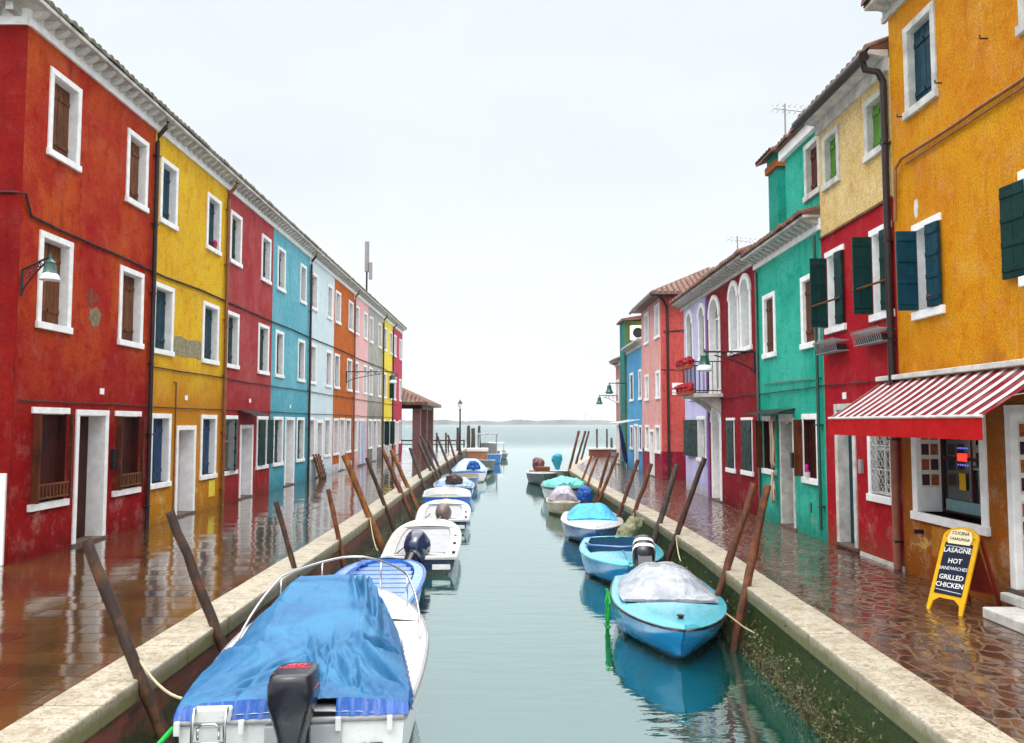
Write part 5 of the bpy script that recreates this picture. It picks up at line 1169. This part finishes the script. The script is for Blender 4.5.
def outboard(root, loc, s=1., tilt=0, cow='black_plastic', name='outboard_motor', yaw=0, stripe=None, boxy=False):
    """cowling above a tapering leg; local +y is forward. tilt swings the leg up behind"""
    T = Matrix.Translation(Vector(loc)) @ Matrix.Rotation(R(yaw), 4, 'Z') @ Matrix.Rotation(R(tilt), 4, 'X') @ Matrix.Scale(s, 4)
    def rr(w_, d_, z, cy=0, n=20, p=3.2):
        o = []
        for j in range(n):
            a = 2*PI*j/n; c, s_ = math.cos(a), math.sin(a); o.append(T @ Vector((w_*abs(c)**(2/p)*(1 if c > 0 else -1), cy+d_*abs(s_)**(2/p)*(1 if s_ > 0 else -1), z)))
        return o
    m = MB(); m.loft([rr(.10, .13, -.06, -.02), rr(.085, .12, -.2, -.03), rr(.05, .10, -.45, -.04), rr(.035, .09, -.95, -.04), rr(.06, .16, -.97, -.05), rr(.06, .16, -.99, -.05), rr(.03, .08, -1.02, -.05), rr(.045, .16, -1.15, -.05), rr(.01, .1, -1.3, -.04)])
    m.bx(0, 0, 0, 0, 0, 0) if False else None
    B_ = [T @ Vector(p) for p in ((-.1, .10, -.3), (.1, .10, -.3), (.1, .2, -.3), (-.1, .2, -.3), (-.1, .10, -.02), (.1, .10, -.02), (.1, .2, -.02), (-.1, .2, -.02))]
    m.hexa(B_); mo = m.build(name, M['black_plastic'], root, world=False, smooth=True, angle=40)
    m = MB()
    if boxy: m.loft([rr(.075, .14, -.30, -.02), rr(.10, .18, -.12, -.02), rr(.14, .23, 0), rr(.165, .26, .12, 0, p=5), rr(.163, .262, .24, .0, p=5), rr(.158, .262, .245, .0, p=5), rr(.150, .25, .30, .0, p=5), rr(.135, .235, .315, .0, p=5), rr(.10, .20, .32, 0, p=5)])
    else: m.loft([rr(.11, .16, -.07), rr(.15, .22, -.02), rr(.165, .25, .06), rr(.165, .26, .16, .0), rr(.155, .25, .25, .01), rr(.135, .22, .31, .02), rr(.09, .15, .335, .03)])
    c = m.build('cowling', M[cow] if isinstance(cow, str) else cow, mo, world=False, smooth=True, angle=50)
    if stripe:
        m = MB()
        for x_ in (-.09, .03): m.loft([[T @ Vector(p) for p in ((x_, .03-.30, .12), (x_+.06, .03-.30, .12), (x_+.06, -.28, .12), (x_, -.28, .12))]]*1, cap=False) if False else None
        m.loft([rr(.168, .263, .10), rr(.168, .264, .15)], cap=False); m.loft([rr(.163, .259, .20), rr(.157, .254, .245, .01)], cap=False)
        m.build('stripe', M[stripe], mo, world=False, smooth=True)
    return mo, T
def mk(name, c, rough=.25, coat=.5, var=.22):
    m = paint(name, c, rough, var, scale=3, bmp=.05, coat=coat); N, L = m.node_tree.nodes, m.node_tree.links; B = N['Principled BSDF']
    src = B.inputs['Base Color'].links[0].from_socket; t = N.new('ShaderNodeTexCoord'); s = N.new('ShaderNodeSeparateXYZ'); L.new(t.outputs['Object'], s.inputs[0])
    n1 = nz(N, L, t.outputs['Object'], 7, 5, .7); sc_ = nz(N, L, coords(N, L, (3, 1, 14)), 3, 5, .75)
    zz = mth(N, L, 'SUBTRACT', s.outputs[2], mth(N, L, 'MULTIPLY', n1, .12))
    c2 = mixc(N, L, mr(N, L, sc_, .62, .68, 0, .45), src, tuple(q*.45+.06 for q in c))
    L.new(mixc(N, L, mr(N, L, zz, -.02, .05, .85, 0), c2, (.035, .045, .02)), B.inputs['Base Color']); return m
H = dict(white=mk('white_gelcoat', (.66, .66, .65)), teal=mk('sky_blue_gelcoat', (.012, .26, .58)), aqua=mk('aqua_deck_paint', (.07, .42, .52)), blue=mk('blue_hull_paint', (.02, .12, .36)), cobalt=mk('cobalt_paint', (.02, .14, .55)),
         greyb=mk('grey_green_hull', (.10, .13, .13), .5, 0), navy=mk('navy_hull_paint', (.008, .02, .06)), pale=mk('pale_grey_deck', (.38, .39, .41), .5, .1), beige=mk('beige_deck', (.42, .36, .28), .6, 0), bluegrey=mk('powder_blue_deck', (.22, .36, .66), .3, .5))

# --- L1: the white boat under the blue tarpaulin
L1 = 4.25
rt, b, g = boat('white motorboat under a blue tarpaulin, nearest on the left', 'boat', (-1.62, 6.12), R(4.9), L1, 1.92, .70, .84, H['white'], H['white'], dict(tr=.86, full=2.1, bowpow=.62, rake=.5, side=.34, t1=.60, rubm=M['grey_plastic'], inm=H['pale']))
t_blue = tarpmat('blue_tarpaulin', (.010, .085, .215), (.034, .16, .30), .5, 1.6)
t_dark = tarpmat('deep_blue_hem', (.003, .055, .27), (.004, .08, .33), .3)
m = MB(); rows_ = []; NX, NY = 120, 150
fold_rng = random.Random(5); FOLDS = []
for (es, eq, n_) in ((-1, .08, 3), (-1, .38, 3), (-1, .66, 2), (1, .10, 4), (1, .42, 4), (1, .70, 3), (-.55, 0, 3), (.22, 0, 3), (.55, 0, 3), (.85, 0, 3), (-.85, 0, 3)):
    for k in range(n_):
        FOLDS.append((es, eq, fold_rng.uniform(-.45, .45) if abs(es) < 1 else es*fold_rng.uniform(.25, .6), eq+fold_rng.uniform(.10, .45) if abs(es) < 1 else eq+fold_rng.uniform(-.12, .28), fold_rng.uniform(.018, .068), fold_rng.uniform(.018, .042)))
for k in range(3): FOLDS.append((.25+.25*k, .97, .55+.12*k, .55-.1*k, .07, .045))
def tarp_z(s, q):
    """windscreen frame near q=.8; folds run from the tie points along the edge towards the ridge"""
    a = abs(s); top = itp([(0, .04), (.10, .08), (.35, .24), (.58, .36), (.78, .47), (.90, .46), (1, .02)], q)
    fl = .56-.10*(1-q); f = 1 if a < fl else max(0, 1-((a-fl)/(1-fl))**1.15)
    z = top*f
    for (s0, q0, s1, q1, dp, w_) in FOLDS:
        dx, dy = s1-s0, (q1-q0)*2.; L2_ = dx*dx+dy*dy; px_, py_ = s-s0, (q-q0)*2.
        tt = (px_*dx+py_*dy)/L2_
        if -.05 < tt < 1.1:
            dd = (px_*dy-py_*dx)/math.sqrt(L2_); ww = w_*(.5+tt); k = math.sin(PI*min(1, max(0, tt)*.85+.12))
            z += dp*k*(-math.exp(-(dd/ww)**2)+.75*math.exp(-((dd-1.7*ww)/ww)**2))*min(1, q*8+.1)*min(1, (1-a)*7+.1)
    z += .018*noise.noise(Vector((s*1.9, q*2.6, 1)))+.005*noise.noise(Vector((s*7, q*9, 1)))+.004*noise.noise(Vector((s*22, q*30, 1)))
    return z
for i in range(NY+1):
    q = i/NY; t = .015+.66*q; r = []; ins = itp([(0, -.02), (.12, -.02), (.3, .0), (.5, .07), (.8, .20), (1, .26)], q)
    hw = b(t)-ins
    for j in range(NX+1):
        s = -1+2*j/NX; hr_ = b(t)-itp([(0, -.02), (.12, .02), (.3, .12), (.5, .22), (.8, .32), (1, .36)], q)
        r.append((s*hw-.02*q if s < 0 else s*hr_, t*L1, g(t)+.055+.03*(1-q)**2+tarp_z(s, q)))
    rows_.append(r)
m.loft(rows_, cap=False, closed=False)
r = rows_[-1]; m.loft([r, [(p[0]*1.02, p[1]+.04, g(.68)+.05) for p in r]], cap=False, closed=False)
tp = m.build('tarpaulin', t_blue, rt, world=False, smooth=True)
m = MB()      # hem hanging over the gunwales and the transom, open around the motor well
for s, jc in ((-1, 0), (1, NX)):
    top_ = [rows_[i][jc] for i in range(0, 97)]
    m.loft([[(p[0]+s*.004, p[1], p[2]+.004) for p in top_], [(p[0]+s*(.03+.006*math.sin(k*.8)), p[1]-.005, g(p[1]/L1)+.012+.003*math.sin(k*1.7)) for k, p in enumerate(top_)]], cap=False, closed=False)
for (j0, j1) in ((0, 52), (82, NX)):
    top_ = rows_[0][j0:j1+1]; m.loft([[(p[0], p[1]-.003, p[2]+.003) for p in top_], [(p[0]*1.01, p[1]-.075-.008*math.sin(k*.9), g(0)+.012) for k, p in enumerate(top_)]], cap=False, closed=False)
m.build('hem', t_dark, tp, world=False, smooth=True)
m = MB()      # motor well: recessed pale panel in the transom
m.bx(-.20, .36, -.035, -.012, .30, .66); m.build('motor_well', H['pale'], rt, world=False, bevel=.01)
mo, T = outboard(rt, (.04, -.19, .80), 1.0, -5, 'black_plastic', boxy=True)
m = MB(); m.add(text('40', .13, .002, .003), lambda p: T @ Vector((p[0]*1.1+.0, .05+p[1]*.95, .322+p[2]))); m.build('lettering', M['red_mark'], mo, world=False)
m = MB(); m.add(text('MERCURY', .045, .002, .001), lambda p: T @ Vector((p[0]*1.1, -.01+p[1], .322+p[2]))); m.build('lettering', M['red_mark'], mo, world=False)
m = MB(); m.tube([T @ Vector((x_, y_, z_)) for x_, y_, z_ in ((-.162, .05, .2), (-.155, -.15, .2), (-.12, -.235, .19), (.12, -.235, .19), (.155, -.15, .2), (.162, .05, .2))], .007, 5); m.build('trim_line', M['red_mark'], mo, world=False)
m = MB(); m.tube([(.1, -.1, .45), (.28, -.18, .40), (.38, -.12, .30), (.30, -.03, .25)], .012, 6); m.tube([(.1, -.1, .42), (.24, -.2, .33), (.3, -.1, .22)], .010, 6); m.build('control_cable', M['black_plastic'], rt, world=False)
m = MB()      # boarding ladder
for x_ in (-.70, -.47): m.tube([(x_, .05, .78), (x_, -.03, .80), (x_, -.09, .70), (x_, -.10, .2)], .013, 8)
m.tube([(-.70, .05, .78), (-.47, .05, .78)], .013, 8); m.tube([(-.66, -.085, .60), (-.66, -.09, .685), (-.63, -.09, .71), (-.54, -.09, .71), (-.51, -.09, .685), (-.51, -.085, .60)], .009, 6)
for z_ in (.58, .46, .34): m.tube([(-.70, -.10, z_), (-.47, -.10, z_)], .012, 8)
m.build('ladder', M['steel'], rt, world=False, smooth=True)
m = MB(); m.bx(-.72, -.44, -.02, .06, .66, .80); m.build('ladder_mount', H['white'], rt, world=False, bevel=.02)
for x_ in (-.82, -.36, .34, .72): m = MB(); m.bx(x_-.022, x_+.022, -.065, -.03, .62, .72); m.build('tarp_clip', H['white'], rt, world=False, bevel=.008)
m = MB(); m.lathe((0, 0, 0), [(.035, 0), (.045, .01), (.02, .012)], 14); m.v = [(-.585+p[0], -.012-p[2], .42+p[1]) for p in m.v]; m.build('drain_fitting', M['steel'], rt, world=False)
m = MB(); m.add(text('8T', .16, .002, .003), lambda p: (.58+p[0], -.012-p[2], .40+p[1])); m.build('registration_mark', M['black_mark'], rt, world=False)
m = MB(); bow = []
for i in range(33):
    a = i/32; t = .44+(1-.44)*(1-abs(2*a-1)) if True else 0; s = -1 if a < .5 else 1
    t = min(.985, .46+.525*math.sin(PI*a)); hgt = .34*min(1, math.sin(PI*a)*1.8); bow.append((s*max(b(t)-.07, 0)*(1 if abs(a-.5) > .001 else 0), t*L1+.0, g(t)+.03+hgt))
m.tube(bow, .0135, 8)
for i in (6, 11, 21, 26): p = bow[i]; m.tube([p, (p[0]*1.0, p[1]-.03, g(p[1]/L1)+.02)], .011, 6)
m.build('bow_rail', M['steel'], rt, world=False, smooth=True)
m = MB(); m.tube([(-.86, .0, .66), (-1.05, -.3, .45), (-1.15, -.8, .1), (-1.2, -1.2, -.2)], .018, 8)
m.build('mooring_rope', M['green_rope'], rt, world=False)

# --- L2: blue open boat with slats
rt, b, g = boat('open blue boat with slatted floor just ahead of the tarpaulin boat', 'boat', (-1.98, 10.6), R(1), 3.1, 1.38, .52, .60, H['cobalt'], H['bluegrey'], dict(tr=.92, full=3.2, bowpow=.42, side=.15, t0=.10, t1=.95, inm=H['cobalt'], rubm=H['cobalt'], rubr=.03))
m = MB()
for k in range(9):
    y = .35+k*.30; t = (y+.22)/3.3; m.bx(-(b(t)-.19), b(t)-.19, y, y+.25, g(t)-.05, g(t)-.03)
m.build('floor_boards', H['bluegrey'], rt, world=False)
m = MB(); m.tube([(-.55, .5, .57), (-.40, 2.6, .60)], .022, 6); m.bx(-.46, -.34, 2.6, 3.0, .585, .61); m.build('oar', H['cobalt'], rt, world=False)

# --- L3, L4: low white boats with outboards tipped up
def lowboat(label, x, y, rz, L, B, cow, motor_x=.0, s=1.):
    rt, b, g = boat(label, 'boat', (x, y), rz, L, B, .34, .44, H['navy'], H['white'], dict(tr=.92, full=2.6, bowpow=.5, side=.20, t0=.05, t1=.72, rubm=H['white'], rubr=.045, inm=H['pale']))
    m = MB(); n = 14; pts = []
    for i in range(n+1): t = .12+.60*i/n; pts.append((b(t)-.21, t*L, g(t)-.02))
    m.loft([[(x_, y_, z_) for x_, y_, z_ in pts], [(-x_, y_, z_) for x_, y_, z_ in pts]], cap=False, closed=False); m.build('cockpit_cover', H['pale'], rt, world=False)
    mo, T = outboard(rt, (motor_x, -.05, .42), s, -42, cow, yaw=-24)
    for x_ in (-.55, .25): m = MB(); m.bx(x_, x_+.35, -.02, .0, .1, .2); m.build('transom_plate', H['white'], rt, world=False, bevel=.01)
    m = MB(); m.tube([(-.45, .25, .37), (-.35, .9, .40)], .012, 6)
    for q in (.3, 1.5, 2.6): m.bx(b(.3)-.12, b(.3)-.06, q, q+.12, .36, .39)
    m.build('deck_fittings', M['iron'], rt, world=False)
    return rt
lowboat('low white motorboat with glossy navy outboard tipped over its deck', -1.74, 15.5, R(3), 5.2, 1.5, 'navy_plastic', -.08, 1.2)
lowboat('low white motorboat with grey brown outboard, behind the navy outboard one', -1.80, 21.4, R(3), 4.4, 1.45, paint('grey_brown_cowling', (.18, .13, .12), .35, .3, bmp=0), .0, 1.0)
# --- L5 blue with white deck
rt, b, g = boat('small boat with blue hull and flat white deck on the left', 'boat', (-2.08, 26.5), R(4), 3.0, 1.55, .50, .56, H['cobalt'], H['white'], dict(tr=.98, t0=.9, t1=.9, rubm=H['white'], rubr=.035))
# --- L6 white and red cover
rt, b, g = boat('blue boat with a blue grey cover and a dark bundle at its stern', 'boat', (-2.1, 30.2), R(4), 3.8, 1.6, .45, .6, H['cobalt'], H['pale'], dict(rubm=H['navy']))
cover(rt, b, g, 3.8, .05, .7, [(0, .02), (.5, .25), (1, .03)], tarpmat('white_cover', (.06, .16, .40), (.40, .46, .54)), seed=3)
m = MB(); m.loft([[(.0+r_*math.cos(2*PI*j/12)*1.2, .6+r_*math.sin(2*PI*j/12), z) for j in range(12)] for r_, z in ((.28, .55), (.3, .7), (.24, .9), (.1, 1.02))]); m.build('motor_cover', tarpmat('maroon_bundle', (.04, .02, .025), (.09, .06, .06)), rt, world=False, smooth=True)
# --- L7 grey open boat, L8 white blue cover, L9 workboat with box, L10 cabin boat
rt, b, g = boat('dark blue open boat with grey deck, just before the pale blue covered one', 'boat', (-2.25, 38.6), R(180), 4.2, 1.7, .45, .55, H['blue'], H['greyb'], dict(t0=.1, t1=.8, rubm=H['pale'], inm=H['beige']))
rt, b, g = boat('boat under a pale blue cover with a bright blue bundle at the stern', 'boat', (-2.0, 39.4), R(2), 4.4, 1.8, .5, .65, H['white'], H['white'], dict(rubm=H['cobalt']))
cover(rt, b, g, 4.4, .04, .8, [(0, .04), (.3, .5), (.7, .45), (1, .03)], tarpmat('pale_blue_white_cover', (.22, .38, .58), (.5, .58, .64)), seed=5, fl=.3)
m = MB(); m.loft([[(.2+r_*math.cos(2*PI*j/12)*1.1, .35+r_*math.sin(2*PI*j/12)*.6, z) for j in range(12)] for r_, z in ((.34, .5), (.36, .7), (.26, .95), (.1, 1.05))]); m.build('motor_cover', t_dark, rt, world=False, smooth=True)
rt, b, g = boat('dark workboat carrying a white topped brown box', 'boat', (-1.9, 51.0), R(180), 5.2, 2.0, .6, .8, H['greyb'], H['greyb'], dict(t0=.08, t1=.8, rubm=H['pale'], inm=H['beige']), name='workboat')
m = MB(); m.bx(-.5, .7, .8, 2.2, .35, 1.15); m.build('cargo_box', paint('brown_box', (.34, .16, .10), .7, .4), rt, world=False, bevel=.02)
m = MB(); m.bx(-.56, .76, .74, 2.26, 1.151, 1.36); m.build('box_top', H['white'], rt, world=False, bevel=.05)
rt, b, g = boat('blue boat with a tall open cabin frame at the canal mouth', 'boat', (-1.55, 57), R(2), 6, 2.1, .7, .9, H['blue'], H['white'], dict(rubm=H['white'], inm=H['pale']), name='cabin_boat')
m = MB()
for s in (-.65, .65):
    for y in (1.2, 3.2): m.tube([(s, y, .7), (s, y, 2.05)], .05, 6)
m.bx(-.75, .75, 1.1, 3.3, 2.05, 2.15); m.bx(-.7, .7, 3.15, 3.2, .7, 1.4); m.build('cabin_frame', H['pale'], rt, world=False)
rt, b, g = boat('small grey boat farthest out at the canal mouth', 'boat', (-1.1, 64), R(0), 5, 1.9, .5, .7, H['greyb'], H['pale'], dict(rubm=H['white']))
m = MB(); m.tube([(-.6, 1, .5), (-.6, 1, 1.3), (.6, 1, 1.3), (.6, 1, .5)], .04, 6); m.build('rail', M['steel'], rt, world=False)

# --- R1: turquoise boat, bow to the camera
clear = tarpmat('grey_translucent_sheet', (.22, .24, .28), (.38, .41, .45), .25, 4)
def dinghy(label, x, y, rz, L, B, hullm, deckm, **k):
    return boat(label, 'boat', (x, y), rz, L, B, .44, .50, hullm, deckm, dict(tr=.84, full=2.0, bowpow=.62, rake=.55, side=.13, t1=.60, rubm=k.get('rub', M['black_plastic']), rubr=.018, inm=k.get('inm', deckm)))
rt, b, g = dinghy('turquoise motorboat with grey sheet cover, nearest on the right', 2.34, 13.0, R(180-5), 3.55, 1.54, H['teal'], H['aqua'])
cover(rt, b, g, 3.55, .06, .585, [(0, .10), (.25, .30), (.55, .31), (.85, .14), (1, .015)], clear, inset=.10, fl=.25, wr=.03, seed=1)
outboard(rt, (.18, -.10, .66), 1.1, 42, 'black_plastic', stripe='white')
m = MB(); m.lathe((0, 3.18, .535), [(.03, 0), (.03, .03), (.045, .035), (.045, .05), (.001, .05)], 12); m.build('bow_cleat', M['iron'], rt, world=False)
m = MB()
for k in range(16):
    a = random.uniform(.2, .95); x_ = b(.35)+.03; pts = [(x_+random.uniform(0, .05), 1.0+a, .50)]
    for q in range(5): pts.append((x_+random.uniform(-.01, .07), 1.0+a+random.gauss(0, .06), .42-q*.09+random.gauss(0, .02)))
    m.tube(pts, .011, 5)
m.build('rope_tangle', M['green_rope'], rt, world=False)
m = MB(); m.tube([(-b(.75), 2.65, .50), (-b(.75)-.22, 2.7, .34), (-b(.75)-.38, 2.9, .28)], .010, 6); m.build('mooring_rope', M['rope'], rt, world=False)
# --- R2
rt, b, g = dinghy('blue boat with aqua deck behind the turquoise one', 2.26, 17.3, R(180-4), 3.6, 1.56, H['teal'], H['aqua'], rub=H['aqua'], inm=mk('slate_blue_inside', (.02, .09, .17)))
m = MB(); m.tube([(-.66, 1.2, .50), (-.56, 1.7, .53), (0, 2.0, .55), (.56, 1.7, .53), (.66, 1.2, .50)], .03, 8); m.bx(-.004+.0, .012, 2.3, 3.3, .53, .558); m.build('coaming', H['blue'], rt, world=False, smooth=True)
mossy = tarpmat('mossy_canvas', (.10, .11, .04), (.26, .26, .17), .8, 5)
m = MB(); m.loft([[(-.35+cx+r_*math.cos(2*PI*j/14), -.10+cy+r_*.8*math.sin(2*PI*j/14), z) for j in range(14)] for r_, z, cx, cy in ((.18, .26, .28, 0), (.23, .42, .18, 0), (.24, .60, .05, -.05), (.20, .78, -.1, -.08), (.07, .90, -.2, -.1))]); m.build('motor_cover', mossy, rt, world=False, smooth=True)
# --- R3
rt, b, g = dinghy('blue and white boat with a bright blue canvas dome', 2.18, 22.4, R(180-3), 4.0, 1.54, H['blue'], H['white'], rub=H['white'])
cover(rt, b, g, 4.0, .10, .60, [(0, .15), (.4, .30), (.8, .24), (1, .02)], tarpmat('azure_canvas', (.02, .25, .62), (.04, .45, .75), .4), inset=.14, fl=.45, wr=.03, seed=8)
# --- R4 grey small boat with cover
rt, b, g = boat('small beige boat half hidden under a grey tarpaulin', 'boat', (1.75, 27.2), R(180-2), 2.4, 1.05, .38, .45, H['beige'], H['beige'], dict(tr=.95, full=4, rubm=H['beige']))
cover(rt, b, g, 2.4, .1, .85, [(0, .2), (.5, .42), (1, .2)], tarpmat('grey_mauve_cover', (.20, .18, .22), (.42, .40, .45)), inset=.05, fl=.3, wr=.06, seed=4)
m = MB(); m.loft([[(-.72+r_*math.cos(2*PI*j/12), 1.0+r_*math.sin(2*PI*j/12), z) for j in range(12)] for r_, z in ((.22, .3), (.28, .5), (.24, .72), (.1, .86))]); m.build('motor_cover', t_dark, rt, world=False, smooth=True)
# --- R5 green tarp boat
rt, b, g = boat('boat with white hull under a crumpled emerald green tarpaulin', 'boat', (2.15, 33.2), R(180-2), 5.2, 1.7, .5, .6, H['white'], H['navy'], dict(rubm=H['navy'], rubr=.05))
cover(rt, b, g, 5.2, .25, .92, [(0, .06), (.5, .30), (1, .10)], tarpmat('emerald_tarp', (.01, .32, .27), (.20, .55, .50), .4, 6), inset=.0, fl=.3, wr=.12, seed=12, drop=.08)
# --- R6 two far boats with motors
rt, b, g = boat('grey boat with a maroon wrapped outboard, farthest on the right', 'boat', (1.55, 41.5), R(180), 4.6, 1.5, .45, .6, H['greyb'], H['pale'], dict(rubm=H['white'], inm=H['beige']))
m = MB(); m.loft([[(.1+r_*math.cos(2*PI*j/12)*1.2, .1+r_*math.sin(2*PI*j/12), z) for j in range(12)] for r_, z in ((.16, .4), (.28, .7), (.30, .95), (.15, 1.15))]); m.build('motor_cover', tarpmat('maroon_wrap', (.16, .02, .03), (.14, .10, .11)), rt, world=False, smooth=True)
m = MB(); m.bx(-.4, .3, 1.6, 2.3, .3, .75); m.build('crate', M['warm_wood'], rt, world=False)
rt, b, g = boat('white boat with a teal wrapped outboard by the far right poles', 'boat', (2.5, 42.8), R(180-3), 4.4, 1.5, .45, .6, H['white'], H['white'], dict(rubm=H['navy']))
m = MB(); m.loft([[(.0+r_*math.cos(2*PI*j/12), .1+r_*math.sin(2*PI*j/12), z) for j in range(12)] for r_, z in ((.16, .4), (.2, .7), (.30, .9), (.28, 1.2), (.12, 1.3))]); m.build('motor_cover', tarpmat('teal_wrap', (.01, .22, .32), (.02, .28, .38)), rt, world=False, smooth=True)

tx_ = bpy.data.textures.new('crumple', 'CLOUDS'); tx_.noise_scale = .22; tx_.noise_depth = 3
for o in list(bpy.data.objects):        # wrapped outboards: cloth gathers and creases
    if o.name.startswith('motor_cover'):
        sb2 = o.modifiers.new('round', 'SUBSURF'); sb2.levels = 3; sb2.render_levels = 3
        dm_ = o.modifiers.new('crumple', 'DISPLACE'); dm_.texture = tx_; dm_.strength = .22; dm_.mid_level = .55; dm_.texture_coords = 'GLOBAL'

# ------------------------------------------------------------------ haze
hz = MB(); hz.bx(-2600, 2600, -70, 2600, -2.2, 60); ho_ = hz.build('haze', bpy.data.materials.new('haze_air'))
hm = ho_.data.materials[0]; hm.use_nodes = True; nn = hm.node_tree.nodes; nn.remove(nn['Principled BSDF'])
pv_ = nn.new('ShaderNodeVolumePrincipled'); pv_.inputs['Color'].default_value = (.93, .96, 1, 1); pv_.inputs['Density'].default_value = .0003
hm.node_tree.links.new(pv_.outputs[0], nn['Material Output'].inputs['Volume'])
tag(ho_, 'pale damp haze over the lagoon', 'haze', kind='stuff')

# ------------------------------------------------------------------ mooring lines from the boats to the poles
def line(a, b_, sag, label):
    a, b_ = Vector(a), Vector(b_); m = MB()
    m.tube([a.lerp(b_, t/8)+Vector((0, 0, -sag*4*(t/8)*(1-t/8))) for t in range(9)], .011, 5)
    tag(m.build('mooring_line', M['rope'], None), label, 'rope', 'mooring lines')
line((-2.45, 6.3, -.02), (-3.04, 6.72, .15), .08, 'pale line tying the tarpaulin boat to the nearest left pole')
line((-2.6, 15.9, -.40), (-3.1, 17.85, .05), .12, 'slack line from the navy outboard boat to the orange brown pole')
line((2.95, 14.0, -.28), (3.1, 15.11, .0), .08, 'pale line from the blue aqua boat to the third right pole')
line((2.85, 19.2, -.28), (3.0, 19.37, .05), .05, 'pale line from the blue domed boat to the red brown fifth pole')
